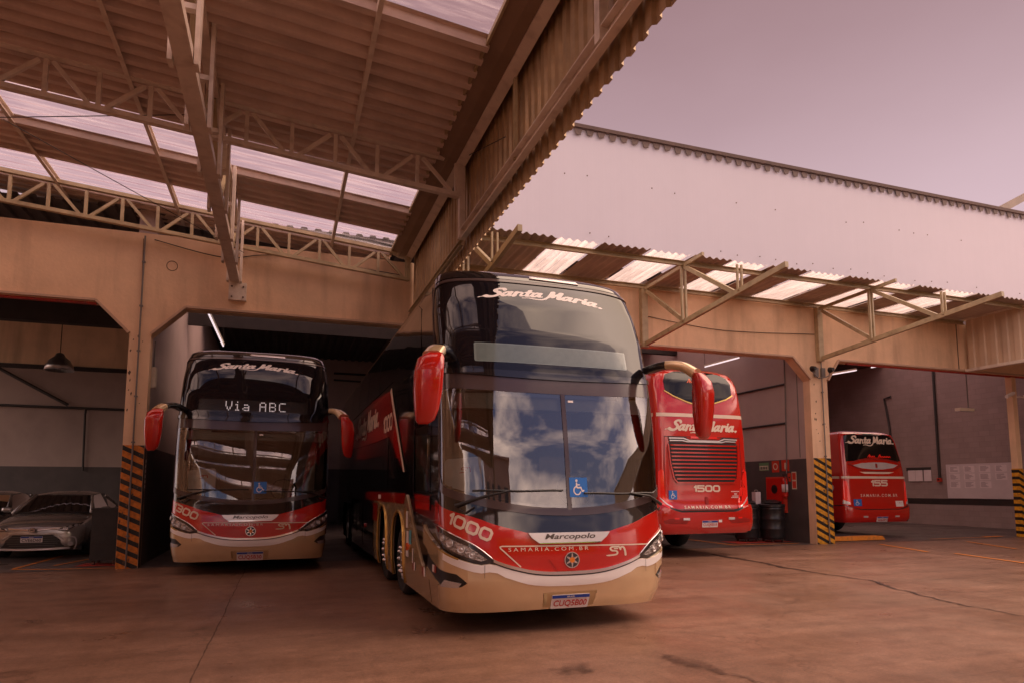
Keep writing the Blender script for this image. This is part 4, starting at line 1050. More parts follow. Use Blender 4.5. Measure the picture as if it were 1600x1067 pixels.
    glass_mat('windscreen', (.86, .85, .78), 1.8, .004, .09)
    glass_mat('car_glass', (.35, .35, .33), 1.5, .01)
    # cars, yard things
    M('car_paint', (.50, .46, .42), .24, metal=.6, coat=.8, var=.03); M('car_paint_dark', (.20, .18, .17), .24, metal=.6, coat=.8)
    M('drum_black', (.020, .018, .019), .33, var=.3, vscale=5, bump=.1, bscale=14)
    M('bag_black', (.015, .014, .015), .3, bump=.8, bscale=12)
    M('cabinet_black', (.022, .018, .016), .5, var=.3, vscale=4)
    M('extinguisher_red', (.55, .02, .012), .25, coat=.5)
    M('sign_red', (.55, .045, .02), .5, var=.08); M('sign_green', (.12, .25, .12), .5); M('sign_pale', (.62, .55, .42), .5)
    M('paper', (.72, .62, .62), .8, var=.06); M('ink', (.25, .18, .2), .8); M('board_white', (.60, .51, .51), .45, var=.05)
    M('lamp_tube', (.9, .85, .85), .4, emit=((1, .82, .86), .6))
    M('bus_lime', (.36, .62, .03), .25, coat=.6, var=.03)
    M('pink_render', (.55, .36, .30), .85, var=.12, vscale=.6, dirt=((.34, .22, .18), .5, .4)); M('roof_tile', (.40, .13, .07), .8, var=.2); M('far_glass', (.05, .06, .07), .1)
    M('asphalt', (.06, .055, .052), .9, var=.2)
    M('leaf', (.07, .11, .03), .7, var=.4, vscale=3); M('bark', (.14, .09, .06), .9, var=.3)
    translucent_mat('sheet_clear', (.95, .90, .91), .97, .14)
    translucent_mat('sheet_clear_canopy', (.95, .9, .88), .62, .3, (5, .4, 1)); M('canopy_sheet', (.46, .37, .31), .55, var=.16, vscale=1.6, dirt=((.2, .13, .1), 1.3, .5, (2.5, .35, 1)))
    stripes_mat('hazard_left', (.014, .012, .010), (.66, .20, .015), .214, .48, 0)
    stripes_mat('hazard_right', (.014, .012, .010), (.72, .33, .02), .214, .48, 0)
    block_mat('block_wall', (.36, .27, .25), (.30, .22, .205), .42, .21, 1)
    floor_mat('yard_concrete', (.36, .205, .142), (.22, .12, .078), .42)
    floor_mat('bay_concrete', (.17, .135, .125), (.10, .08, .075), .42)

# ------------------------------------------------------------------ garage building
YW = 14.5
def setting():
    g = MB(); g.add([(-70, -90, 0), (90, -90, 0), (90, 70, 0), (-70, 70, 0)], [(0, 1, 2, 3)])
    o = g.build('yard_floor', MATS['yard_concrete']); tag(o, 'brown worn concrete floor of the bus yard', kind='structure')
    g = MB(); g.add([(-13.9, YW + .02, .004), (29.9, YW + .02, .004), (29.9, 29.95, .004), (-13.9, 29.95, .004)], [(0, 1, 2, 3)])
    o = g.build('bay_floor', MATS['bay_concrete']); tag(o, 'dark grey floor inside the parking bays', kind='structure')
    def strip(name, pts, w, m, label, z=.009, jag=.0, seed=1):
        rnd = random.Random(seed); q = pts; v = []; f = []
        if jag:
            q = []
            for i in range(len(pts) - 1):
                a, b = Vector(pts[i] + (0,)), Vector(pts[i + 1] + (0,)); n = max(2, int((b - a).length / .09))
                q += [tuple((a + (b - a) * k / n).xy) for k in range(n)]
            q.append(pts[-1])
        ww = w if hasattr(w, '__len__') else [w] * len(q); off = 0.
        for i, p in enumerate(q):
            d = (Vector(q[min(i + 1, len(q) - 1)]) - Vector(q[max(i - 1, 0)])).normalized(); n = Vector((-d.y, d.x))
            k = i / max(1, len(q) - 1); wv = float(np.interp(k, np.linspace(0, 1, len(ww)), ww)); off = off * .8 + rnd.uniform(-1, 1) * jag
            a = max(.004, wv / 2 + rnd.uniform(-.5, .5) * jag); b = max(.004, wv / 2 + rnd.uniform(-.5, .5) * jag); c = Vector(p) + n * off
            v += [tuple(c + n * a) + (z,), tuple(c) + (z,), tuple(c - n * b) + (z,)]
        f = []
        for i in range(len(q) - 1):
            for e in (0, 1): f.append((3 * i + e, 3 * i + e + 1, 3 * i + e + 4, 3 * i + e + 3))
        m_ = MB(); m_.add(v, f); o = m_.build(name, MATS[m])
        at = o.data.attributes.new('fade', 'FLOAT', 'POINT'); nq = len(q)
        at.data.foreach_set('value', [(0. if k % 3 != 1 else 1.) * min(1, 3 * min(k // 3 + .3, nq - 1 - k // 3) / max(3, nq * .12)) for k in range(len(v))])
        return tag(o, label, kind='structure')
    strip('wet_streak', [(9.55, 13.3), (9.45, 12.6), (9.35, 11.5), (9.18, 10.4), (9.2, 9.5), (9.33, 8.6), (8.95, 7.8), (8.65, 7.1), (8.52, 6.4), (8.5, 5.6), (8.6, 4.5)], [.3, .36, .2, .26, .14, .1, .15, .09, .07, .07, .05], 'stain_dark', 'dark wet streak running across the yard floor', .008, .035, 3)
    strip('wet_streak', [(9.6, 11.4), (9.55, 10.6), (9.62, 9.8), (9.5, 9.0)], [.02, .035, .02, .01], 'stain_dark', 'thin wet trickle beside the long dark streak', .0085, .02, 5)
    strip('oil_stain', [(3.40, 5.5), (3.44, 5.3), (3.5, 5.12), (3.56, 4.95), (3.6, 4.78), (3.66, 4.5), (3.74, 4.1), (3.85, 3.7)], [.2, .55, .5, .22, .1, .09, .08, .07], 'stain_brown', 'brown oil stain trailing towards the camera', .008, .05, 7)
    strip('oil_stain', [(2.15, 5.35), (2.35, 5.2), (2.5, 5.05)], [.2, .8, .2], 'stain_brown', 'brown blotch on the floor in front of the coach', .0075, .07, 9)
    strip('floor_joint', [(-.6, 14.4), (-.62, 10), (-.64, 6), (-.6, -3)], .022, 'joint_dark', 'dark joint line in the yard concrete', .006, .006, 11)
    strip('floor_joint', [(-13, 14.46), (30, 14.46)], .03, 'stain_brown', 'joint between yard floor and bay floor', .0065, .01, 13)
    strip('floor_joint', [(5.2, 4.0), (9, 4.3), (14, 4.6)], .008, 'stain_brown', 'hairline crack in the yard concrete', .006, .012, 15)
    # painted bay markings
    L = lambda pts, w, m, lab, z=.012: strip('floor_marking', pts, w, m, lab, z)
    L([(-4.75, 15.0), (-4.0, 14.75), (-2.98, 14.62)], .07, 'paint_orange', 'orange painted line round the corner of the left bay')
    L([(-4.75, 15.06), (-4.62, 17.6), (-3.2, 17.6)], .07, 'paint_orange', 'orange painted line beside the parked car')
    L([(-4.2, 15.45), (-3.7, 17.2)], .07, 'paint_orange', 'orange painted diagonal line on the left bay floor')
    L([(-3.75, 15.4), (-3.05, 15.3)], .55, 'paint_red', 'red painted patch under the black cabinet')
    L([(11.5, 15.0), (11.5, 18.8)], .09, 'paint_orange', 'orange painted bay line behind the tall red coach'); L([(11.45, 14.98), (13.6, 14.86)], .09, 'paint_orange', 'orange painted line in front of the black drums')
    L([(11.9, 15.7), (13.85, 15.7)], .8, 'paint_red', 'red painted floor patch under the black drums', .010)
    L([(15.48, 13.95), (14.68, 11.85)], .09, 'paint_orange', 'orange painted line on the yard floor near the right bay'); L([(14.95, 11.4), (14.3, 9.2)], .09, 'paint_orange', 'orange painted line running towards the camera at right')
    L([(18.4, 14.78), (21.4, 14.8)], .09, 'paint_orange', 'orange painted line at the mouth of the right bay'); L([(18.6, 13.8), (17.5, 11.7)], .09, 'paint_orange', 'orange painted line in front of the right bay'); L([(20.9, 14.95), (21.75, 14.95)], .2, 'paint_orange', 'orange painted block beside the striped post')
    # ---- front wall with chamfered portals
    w = thing('garage_front_wall', 'long beige garage wall with chamfered portal openings', 'wall', (8, YW + .13, 0))
    def portal(x0, x1, c0=.6, c1=.6, top=5.13): return [(x0, 0), (x0, 4.53), (x0 + c0, top), (x1 - c1, top), (x1, 4.53), (x1, 0)]
    PT = [portal(-8.3, -2.95), portal(-2.57, 5.3), portal(5.75, 13.88), portal(14.5, 30., .42, 0)]  # left opening narrowed outside the view to darken its bay
    poly = [(-14, 0)]
    for p in PT: poly += p
    poly = poly[:-1] + [(30, 5.13), (30, 6.62), (-14, 6.62)]
    poly = [(a, max(b, 0)) for a, b in poly]
    # drop duplicate end points
    poly = [p for i, p in enumerate(poly) if p != poly[i - 1]]
    MB().prism(poly, YW, YW + .26).build('wall_face', MATS['beige_wall'], w)
    for p in PT:
        mb = MB(); q = p[1:5] if p[0][0] < 14 else p[1:4] + [(30, 5.13)]
        for a, b in zip(q[:-1], q[1:]):
            mb.beam((a[0], YW - .02, a[1] + .035), (b[0], YW - .02, b[1] + .035), .09, .045)
        mb.build('portal_trim', MATS['beige_trim'], w)
    for x0, x1 in ((-7.7, -3.56), (15.3, 29.8)): MB().box(x0, x1, YW + .02, YW + .1, 5.085, 5.128).build('red_rail', MATS['paint_red'], w)
    for x0, x1, m in ((-2.945, -2.575, 'hazard_left'), (5.31, 5.74, 'hazard_left'), (13.89, 14.49, 'hazard_right')):
        MB().box(x0, x1, YW - .012, YW - .001, 0, 2.36).build('hazard_band', MATS[m], w)
        MB().box(x1 + .008, x1 + .012, YW, YW + .2, 0, 2.36).build('hazard_band', MATS['dado_grey'], w)
    for x in (-2.765, 14.28):
        mb = MB(); mb.tube([(x, YW - .04, .02), (x, YW - .04, 6.55)], .016, 8)
        for z in np.arange(.6, 6.5, .9): mb.box(x - .03, x + .03, YW - .06, YW - .0125, z, z + .03)
        c = mb.build('conduit_pipe', MATS['pipe_grey']); tag(c, 'grey conduit up the face of the %s striped pillar' % ('left' if x < 0 else 'right'), 'pipe')
    rnd = random.Random(12); mb = MB()
    for x0, x1 in ((-2.94, -2.58), (13.9, 14.48)):
        for k in range(26):
            x = rnd.uniform(x0 + .02, x1 - .06); z = rnd.uniform(2.45, 4.6) if k > 14 else rnd.uniform(.05, 2.3); a, b = rnd.uniform(.008, .03), rnd.uniform(.008, .05); yy = YW - (.0015 if z > 2.36 else .0135)
            mb.add([(x - a, yy, z), (x, yy, z - b), (x + a, yy, z + .3 * b), (x + .2 * a, yy, z + b)], [(0, 1, 2, 3)])
    mb.build('paint_chips', MATS['joint_brown'], w)
    for pts, lab in (([(-2.6, YW - .02, 6.5), (-1.3, YW - .03, 6.28), (-.2, YW - .02, 6.45), (2.4, YW - .03, 6.3)], 'thin black cable sagging along the wall below the far truss'), ([(8.7, YW - .03, 5.9), (11, YW - .03, 5.72), (14.1, YW - .03, 5.85)], 'thin black cable between the two canopy brackets')):
        mb = MB(); mb.tube(smooth_path(pts, 8), .009, 6); tag(mb.build('wall_cable', MATS['wire'], smooth=True), lab, 'cable')
    # slender striped post in the right opening
    p = thing('striped_post', 'slim beige post with yellow and black stripes at its foot', 'post', (22.2, YW + .1, 0))
    MB().box(22.1, 22.3, YW + .03, YW + .23, 2.15, 5.127).build('post_shaft', MATS['beige_wall'], p)
    MB().box(22.09, 22.31, YW + .02, YW + .24, 0, 2.15).build('hazard_band', MATS['hazard_right'], p)
    # joint lines and little marks on the wall face
    mb = MB(); mb.tube([(-2.77, YW - .004, 5.0), (-2.80, YW - .004, 6.5)], .006, 6); mb.tube([(19.74, YW - .006, 5.2), (19.74, YW - .006, 6.6)], .012, 6); mb.build('wall_joint', MATS['joint_brown'], w)
    mb = MB(); mb.tube([(-2.26 + .1 * math.cos(t), YW - .004, 6.0 + .1 * math.sin(t)) for t in np.linspace(0, 2 * math.pi, 20)], .006, 5, False); mb.build('patch_ring', MATS['joint_brown'], w)
    # ---- partitions, back and side walls
    def part(name, lab, x0, x1, y0, y1, m, zt=7.2):
        t = thing(name, lab, 'wall', ((x0 + x1) / 2, (y0 + y1) / 2, 0))
        MB().box(x0, x1, y0, y1, 2.36, zt).build('upper_wall', MATS[m], t); MB().box(x0 - .004, x1 + .004, y0, y1, 0, 2.36).build('dado', MATS['dado_grey'], t); return t
    part('partition_wall', 'grey partition wall left of the left double decker', -2.94, -2.60, YW + .262, 29.9, 'grey_wall')
    part('partition_wall', 'grey partition wall behind the front coach', 5.33, 5.72, YW + .262, 29.9, 'grey_wall')
    part('partition_wall', 'grey partition wall with drums and fire signs on it', 13.9, 14.47, YW + .262, 29.9, 'grey_wall')
    b = part('back_wall', 'plain grey wall at the far end of the bays', -14, 26, 29.95, 30.2, 'back_grey', 8.4)
    t = thing('block_side_wall', 'grey concrete block wall carrying the notice board', 'wall', (26.15, 22, 0))
    MB().box(26, 26.3, YW + .262, 29.9, 1.1, 7.2).build('upper_wall', MATS['block_wall'], t)
    MB().box(25.985, 26.3, YW + .262, 29.9, .86, 1.1).build('dark_stripe', MATS['dark_beam'], t); MB().box(25.995, 26.3, YW + .262, 29.9, 0, .86).build('lower_wall', MATS['block_wall'], t)
    for x0, x1, lab in ((-14, 5.5, 'left'), (5.5, 14.2, 'middle'), (14.2, 30, 'right')):
        o = thing('bay_roof', 'dark corrugated roof with an added clear strip over the %s parking bays' % lab, 'roof', ((x0 + x1) / 2, 22, 7.2))
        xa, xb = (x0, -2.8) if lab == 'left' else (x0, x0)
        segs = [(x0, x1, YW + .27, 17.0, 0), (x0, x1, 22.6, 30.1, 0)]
        if lab == 'left': segs += [(x0, -2.8, 17.0, 22.6, 0), (-2.8, x1, 17.0, 22.6, 1)]  # clear roof strip added out of view to brighten the bays
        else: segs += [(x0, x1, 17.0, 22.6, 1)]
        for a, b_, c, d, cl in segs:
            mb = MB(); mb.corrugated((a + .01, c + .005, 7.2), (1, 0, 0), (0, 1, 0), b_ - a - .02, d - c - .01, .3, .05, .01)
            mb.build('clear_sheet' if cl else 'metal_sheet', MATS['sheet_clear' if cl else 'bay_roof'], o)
    # beams inside the bays
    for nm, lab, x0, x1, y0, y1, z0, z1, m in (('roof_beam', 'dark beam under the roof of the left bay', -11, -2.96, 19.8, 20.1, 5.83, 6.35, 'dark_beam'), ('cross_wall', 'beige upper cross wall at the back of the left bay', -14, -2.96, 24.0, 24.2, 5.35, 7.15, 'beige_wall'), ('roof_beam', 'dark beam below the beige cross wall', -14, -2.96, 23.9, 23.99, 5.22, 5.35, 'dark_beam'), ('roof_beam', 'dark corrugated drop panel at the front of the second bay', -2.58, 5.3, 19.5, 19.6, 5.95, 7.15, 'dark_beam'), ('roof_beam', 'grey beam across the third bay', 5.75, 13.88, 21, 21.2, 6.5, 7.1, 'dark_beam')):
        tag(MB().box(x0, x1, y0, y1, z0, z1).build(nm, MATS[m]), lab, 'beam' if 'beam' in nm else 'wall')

def pipes():
    def pipe(pts, r, m, lab, cat='pipe', nm='wall_pipe', clips=None):
        mb = MB(); mb.tube(pts, r, 8)
        return tag(mb.build(nm, MATS[m], smooth=50), lab, cat)
    pipe([(-13.5, 29.85, 4.7), (-2.97, 29.85, 4.62)], .05, 'pipe_dark', 'dark horizontal pipe along the back of the left bay')
    pipe([(-7.42, 29.84, 4.62), (-7.42, 29.8, 4.4), (-7.38, 29.84, 2.2)], .04, 'pipe_dark', 'dark drop pipe down the back of the left bay')
    pipe([(-12, 29.7, 7.0), (-8.0, 29.7, 4.75)], .06, 'pipe_dark', 'dark sloping pipe high in the left bay')
    pipe([(13.87, 15.45, 5.4), (13.87, 15.45, 4.56), (13.87, 15.52, 2.2), (13.87, 15.55, 1.95)], .018, 'pipe_grey', 'grey conduit running down to the fire extinguisher')
    pipe([(13.86, 15.45, 4.57), (13.86, 22, 4.57)], .03, 'pipe_dark', 'upper dark pipe along the partition wall over the drums')
    pipe([(13.86, 15.5, 3.42), (13.86, 22, 3.42)], .03, 'pipe_dark', 'lower dark pipe along the partition wall over the drums')
    pipe([(13.89, 15.0, 2.4), (13.89, 15.0, 7.1)], .012, 'pipe_grey', 'thin vertical wire line on the partition wall')
    pipe([(25.93, 20.18, 6.6), (25.93, 20.2, 1.95)], .05, 'pipe_dark', 'dark green pipe down the block wall to a red call point')
    pipe([(25.93, 22.3, 5.65), (25.93, 22.65, 5.6), (25.93, 22.55, 5.0), (25.93, 22.45, 4.2), (25.93, 22.4, 2.0)], .045, 'pipe_dark', 'dark pipe rising behind the single decker')
    pipe([(2.0, 29.85, 6.6), (5.3, 29.85, 6.6)], .05, 'pipe_dark', 'upper pipe on the back wall of the second bay'); pipe([(2.0, 29.85, 6.3), (5.3, 29.85, 6.25)], .04, 'pipe_dark', 'lower pipe on the back wall of the second bay')
    c = thing('call_point', 'small red alarm call point at the foot of the wall pipe', 'alarm', (25.9, 20.2, 1.85))
    MB().box(25.86, 25.98, 20.12, 20.28, 1.8, 1.95).build('call_box', MATS['sign_red'], c); MB().box(25.845, 25.858, 20.16, 20.24, 1.85, 1.91).build('call_button', MATS['satin_black'], c)
    # lit tubes
    for (p, q, lab) in (((-1.66, 15.5, 5.33), (-1.63, 19.0, 5.33), 'tube light over the left double decker'), ((13.37, 18.6, 5.6), (13.43, 16.9, 5.6), 'tube light above the tall red coach'), ((18.5, 19.0, 5.6), (18.73, 17.4, 5.6), 'longer tube light at the right bay corner'), ((18.85, 16.9, 5.62), (18.95, 16.3, 5.62), 'short tube light beyond the right bay corner'), ((7.4, 22, 5.9), (7.4, 24, 5.9), 'tube light deep in the third bay')):
        t = thing('tube_light', lab, 'light', ((p[0] + q[0]) / 2, (p[1] + q[1]) / 2, p[2]), 'tube lights in the bays')
        mb = MB(); mb.tube([p, q], .02, 8); mb.build('tube', MATS['lamp_tube'], t, True)
        MB().beam((p[0], p[1], p[2] + .05), (q[0], q[1], q[2] + .05), .07, .04).build('batten', MATS['white_box'], t)
        mb = MB()
        for e in (p, q): mb.tube([(e[0], e[1], e[2] + .06), (e[0], e[1], 7.19)], .006, 5)
        mb.build('hanger', MATS['wire'], t)

# ------------------------------------------------------------------ left hall roof
GX, GZ = 2.1, 6.76
def roof_z(x): return 7.30 - .098 * (x - (-4.0)) + .0 if False else 6.83 + (2.1 - x) * .098
def hall():
    # sheets follow the slope; ribs lie along X, alternate panels are translucent
    edges = [(-14, -11, 0), (-11, -9.8, 1), (-9.8, -5.6, 0), (-5.6, -4.3, 1), (-4.3, -.2, 0), (-.2, 1.0, 1), (1.0, 4.2, 0), (4.2, 6.91, 1), (6.91, 10.75, 0), (10.75, 11.96, 1), (11.96, 13.28, 0), (13.28, 14.35, 1), (14.35, 15.3, 0)]
    r = thing('hall_roof', 'corrugated shed roof with clear strips over the left hall', 'roof', (-5, 2, 7))
    x0 = -13.5; dv = Vector((GX + .06 - x0, 0, roof_z(GX + .06) - roof_z(x0))); Lx = dv.length
    for y0, y1, cl in edges:
        mb = MB()
        mb.corrugated((x0, y0 + .004, roof_z(x0) + (.012 if cl else 0)), (0, 1, 0), dv, y1 - y0 - .008, Lx, .262, .022 if cl else .10, .004, nv=4)
        mb.build('clear_sheet' if cl else 'metal_sheet', MATS['sheet_clear' if cl else 'sheet_under'], r)
    # purlins
    for x, y0, lab in ((.82, -13.5, 'purlin nearest the gutter'), (-2.22, -13.5, 'purlin just left of the girder'), (-4.3, -13.5, 'second purlin left of the girder'), (-6.5, -13.5, 'third purlin left of the girder'), (-9, -13.5, 'purlin far to the left')):
        z = roof_z(x) - .075
        mb = MB(); mb.channel((x, y0, z), (x, 15.2, z), .06, .12, .012)
        tag(mb.build('roof_purlin', MATS['steel_paint']), 'steel roof ' + lab + ', running from the wall towards the camera', 'purlin', 'steel purlins under the hall roof')
    # rafter trusses
    def truss(y, lab, m, depth=.58, span=(-13.4, 2.5), top_off=.13):
        t = thing('roof_truss', lab, 'truss', (-3, y, 6.5), 'lattice trusses under the hall roof')
        zt = lambda x: roof_z(x) - top_off + (.06 if x > 2.1 else 0); zb = lambda x: zt(x) - depth
        a, b = span
        mb = MB(); mb.beam((a, y, zt(a)), (b, y, zt(b)), .1, .07); mb.build('top_chord', MATS[m], t)
        mb = MB(); mb.beam((a, y, zb(a)), (b, y, zb(b)), .1, .07); mb.build('bottom_chord', MATS[m], t)
        xs = [2.45 - .622 * k for k in range(0, 26)]
        for k, x in enumerate(xs):
            if x < a: break
            MB().beam((x, y, zb(x) + .03), (x, y, zt(x) - .03), .055, .05, up=(0, 1, 0)).build('web_post', MATS[m], t)
            if k and xs[k - 1] > a:
                xa, xb = xs[k - 1], x
                p, q = ((xa - .08, y, zb(xa) + .05), (xb + .08, y, zt(xb) - .05)) if k % 2 else ((xa - .08, y, zt(xa) - .05), (xb + .08, y, zb(xb) + .05))
                MB().beam(p, q, .045, .055).build('web_diagonal', MATS[m], t)
        MB().box(b - .05, b + .03, y - .06, y + .06, zb(b) - .02, zt(b) + .04).build('end_plate', MATS[m], t)
        return t
    truss(9.77, 'nearer lattice roof truss crossing the left hall', 'steel_paint'); truss(14.25, 'far lattice roof truss close to the beige wall', 'steel_olive')
    for y, lab in ((4.9, 'lattice roof truss above the camera'), (.2, 'lattice roof truss just behind the camera'), (-4.5, 'second lattice roof truss behind the camera')):
        truss(y, lab, 'steel_paint')
    # long girder along the depth
    g = thing('long_girder', 'deep lattice girder running from the wall towards the camera', 'girder', (-1.07, 2, 5.75))
    y0, y1 = -13.5, 14.42
    MB().box(-1.16, -.98, y0, y1, 5.75, 5.86).build('bottom_chord', MATS['steel_paint'], g)
    MB().box(-1.14, -1.0, y0, y1, 6.86, 6.95).build('top_chord', MATS['steel_paint'], g)
    ys = [14.2 - 1.22 * k for k in range(23)]
    for k, y in enumerate(ys):
        for sx in (-1.19, -.95):
            MB().box(sx - .022, sx + .022, y - .075, y + .075, 5.70, 7.0).build('web_post', MATS['steel_paint'], g)
        MB().box(-1.16, -.98, y - .04, y + .04, 6.3, 6.36).build('web_tie', MATS['steel_paint'], g)
        if k:
            a, b = (ys[k - 1] - .1, 5.9), (y + .1, 6.86)
            if k % 2: a, b = (ys[k - 1] - .1, 6.86), (y + .1, 5.9)
            MB().beam((-1.07, a[0], a[1]), (-1.07, b[0], b[1]), .06, .06).build('web_diagonal', MATS['steel_olive'], g)
    MB().box(-1.18, -.84, 14.38, 14.495, 5.38, 5.75).build('wall_bracket', MATS['steel_paint'], g)
    mb = MB()
    for x in (-1.12, -.9):
        for z in (5.44, 5.66): mb.lathe([(.018, 0), (.018, .02), (.001, .024)], 8, (x, 14.355, z), 'Y')
    mb.build('bracket_bolts', MATS['rust'], g)
    # box gutter along the low edge
    t = thing('box_gutter', 'dark brown box gutter along the low edge of the hall roof', 'gutter', (2.3, 0, 6.65))
    mb = MB(); mb.prism([(2.1, 6.74), (2.13, 6.74), (2.13, 6.80), (2.1, 6.80)], -13.5, 14.46, 'XZ'); mb.build('gutter_lip', MATS['steel_olive'], t)
    mb = MB(); mb.prism([(2.135, 6.76), (2.30, 6.69), (2.44, 6.67), (2.44, 6.84), (2.135, 6.84)], -13.5, 14.46, 'XZ'); mb.build('gutter_trough', MATS['gutter_paint'], t)
    mb = MB(); mb.prism([(2.445, 6.66), (2.58, 6.61), (2.6, 6.86), (2.445, 6.86)], -13.5, 14.46, 'XZ'); mb.build('gutter_edge', MATS['steel_paint'], t)
    # hanging fascia of corrugated cladding
    fz = thing('hanging_fascia', 'corrugated metal fascia hanging along the open edge of the hall', 'cladding', (2.65, 0, 5.2))
    mb = MB(); mb.corrugated((2.66, -13.5, 5.2), (0, 1, 0), (0, 0, 1), 27.96, 1.9, .207, .034, .004, nv=1); mb.build('cladding_sheet', MATS['sheet_fascia'], fz)
    mb = MB(); mb.channel((2.6, -13.5, 5.5), (2.6, 9.75, 5.5), .09, .17, .014, flip=-1); mb.build('girt_rail', MATS['steel_paint'], fz)
    mb = MB(); mb.channel((2.6, 9.85, 5.42), (2.6, 14.45, 5.42), .06, .1, .012, flip=-1); mb.build('girt_rail', MATS['steel_olive'], fz)
    for y in (9.77, 4.9, .2, -4.5):
        MB().box(2.5, 2.59, y - .05, y + .05, 5.45, 6.75).build('fascia_post', MATS['steel_paint'], fz)
    for y in (7.3, 2.6, -2): MB().box(2.56, 2.6, y - .03, y + .03, 5.55, 6.75).build('fascia_post', MATS['steel_olive'], fz)
    MB().box(2.605, 2.74, -13.5, 14.46, 7.1, 7.13).build('top_flashing', MATS['gutter_paint'], fz)
    MB().box(2.582, 2.612, -13.5, 14.46, 6.84, 7.098).build('closure_strip', MATS['gutter_paint'], fz)
    # tie wires
    for a, b, lab in (((2.55, 9.7, 6.75), (2.55, 7.6, 6.0), 'thin tie rod from the truss end to the fascia'), ((-1.3, 10, 6.9), (-6, 11.5, 6.75), 'thin cable below the clear roof strip'), ((-.9, 14.1, 6.3), (-4.2, 11.5, 7.1), 'sagging wire left of the girder')):
        mb = MB(); mb.tube([a, b], .007, 5); tag(mb.build('tie_wire', MATS['wire']), lab, 'wire')

# ------------------------------------------------------------------ canopy over the right bays, parapet, right hall
def canopy():
    c = thing('bay_canopy', 'flat corrugated canopy with clear sheets over the right portals', 'roof', (11.7, 13.3, 6.7))
    ed = [(3.2, 5.3, 0), (5.3, 6.3, 1), (6.3, 7.55, 0), (7.55, 8.6, 1), (8.6, 9.7, 0), (9.7, 10.75, 1), (10.75, 12.0, 0), (12.0, 13.1, 1), (13.1, 14.2, 0), (14.2, 15.45, 1), (15.45, 16.5, 0), (16.5, 17.6, 1), (17.6, 19.95, 0)]
    for x0, x1, cl in ed:
        mb = MB(); mb.corrugated((x0 + .01, 12.3 + (.06 if cl else 0), 6.735 + (.012 if cl else 0)), (1, 0, 0), (0, 1, 0), x1 - x0 - .02, 2.3, .185, .05, .004, 'sin', nv=2)
        mb.build('clear_sheet' if cl else 'metal_sheet', MATS['sheet_clear_canopy' if cl else 'canopy_sheet'], c, 60)
    for y, z, lab in ((12.68, 6.66, 'outer'), (14.42, 6.62, 'inner')):
        mb = MB(); mb.channel((3.0, y, z + .02), (19.95, y, z + .02), .07, .11, .012)
        tag(mb.build('canopy_purlin', MATS['steel_olive']), '%s steel purlin carrying the canopy sheets' % lab, 'purlin')
    for x, lab in ((8.6, 'canopy bracket truss nearest the front coach'), (14.25, 'canopy bracket truss over the right pillar'), (3.4, 'canopy bracket truss hidden behind the hall fascia')):
        b = thing('canopy_bracket', lab, 'bracket', (x, 14.4, 5.1), 'cantilever brackets under the canopy')
        MB().box(x - .11, x + .06, 14.36, 14.495, 5.08, 6.62).build('wall_post', MATS['steel_olive'], b)
        B = lambda nm, p, q, w=.09: MB().beam((x,) + p, (x,) + q, w * .7, w).build(nm, MATS['steel_olive'], b)
        B('lower_arm', (14.38, 5.16), (9.4, 5.60), .11); B('upper_arm', (14.38, 6.58), (11.9, 6.66), .08)
        B('diagonal', (14.3, 6.5), (12.72, 5.36)); B('diagonal', (12.62, 6.6), (10.9, 5.5))
        for dx in (-.05, .05): MB().beam((x + dx, 12.68, 5.33), (x + dx, 12.68, 6.62), .04, .06, up=(0, 1, 0)).build('strut', MATS['steel_olive'], b)
        for dx in (-.05, .05): MB().beam((x + dx, 10.72, 5.48), (x + dx, 10.72, 6.02), .03, .05, up=(0, 1, 0)).build('stub_post', MATS['steel_olive'], b)
    # white cladding parapet above the wall
    p = thing('white_parapet', 'tall white corrugated cladding rising above the canopy', 'cladding', (16, 15.5, 6.6))
    mb = MB(); mb.corrugated((2.9, 15.5, 6.5), (1, 0, 0), (0, 0, 1), 33, 4.75, .35, .0006, .004, nv=1); mb.build('cladding_sheet', MATS['sheet_white'], p)
    mb = MB(); mb.prism([(15.40, 11.26), (15.62, 11.26), (15.62, 11.35), (15.38, 11.35)], 2.9, 35.9, 'YZ'); mb.build('cap_flashing', MATS['cap_dark'], p)
    mb = MB()
    k = 0
    while 2.9 + k * .35 < 35.5:
        x = 2.9 + k * .35 + .05; mb.prism([(x, 11.24), (x + .25, 11.24), (x + .19, 11.06 + .02 * ((k * 7) % 3)), (x + .05, 11.06 + .02 * ((k * 5) % 3))], 15.44, 15.452, 'XZ'); k += 1
    mb.build('scallop_shadow', MATS['cap_dark'], p)  # dark teeth painting the scalloped shadow below the flashing
    mb = MB(); rnd = random.Random(4)
    for z in (8.3, 9.9):
        for k in range(34):
            if rnd.random() < .4: continue
            x = 4 + k * .7 + rnd.uniform(-.1, .1); mb.lathe([(.02, 0), (.02, -.012), (.001, -.016)], 6, (x, 15.445, z + rnd.uniform(-.05, .05)), 'Y')
    mb.build('screw_heads', MATS['rust'], p)
    tag(MB().prism([(24.6, 11.45), (36, 17.3), (36, 17.55), (24.5, 11.7)], 16.5, 16.7, 'XZ').build('far_roof_edge', MATS['gutter_paint']), 'sloping roof edge of a farther shed at the right', 'roof')
    # right hall: hanging fascia, roof, columns behind the picture edge
    f = thing('right_fascia', 'cream corrugated fascia running forward from the right end of the wall', 'cladding', (20.05, 0, 5.2))
    mb = MB(); mb.corrugated((20.0, -16, 5.22), (0, 1, 0), (0, 0, 1), 30.4, 1.5, .34, .04, .004, nv=1); mb.build('cladding_sheet', MATS['sheet_cream'], f)
    MB().box(19.95, 20.08, -16, 14.45, 5.12, 5.21).build('edge_beam', MATS['steel_paint'], f); MB().box(19.93, 20.1, -16, 14.45, 6.72, 6.8).build('cap_flashing', MATS['steel_paint'], f)
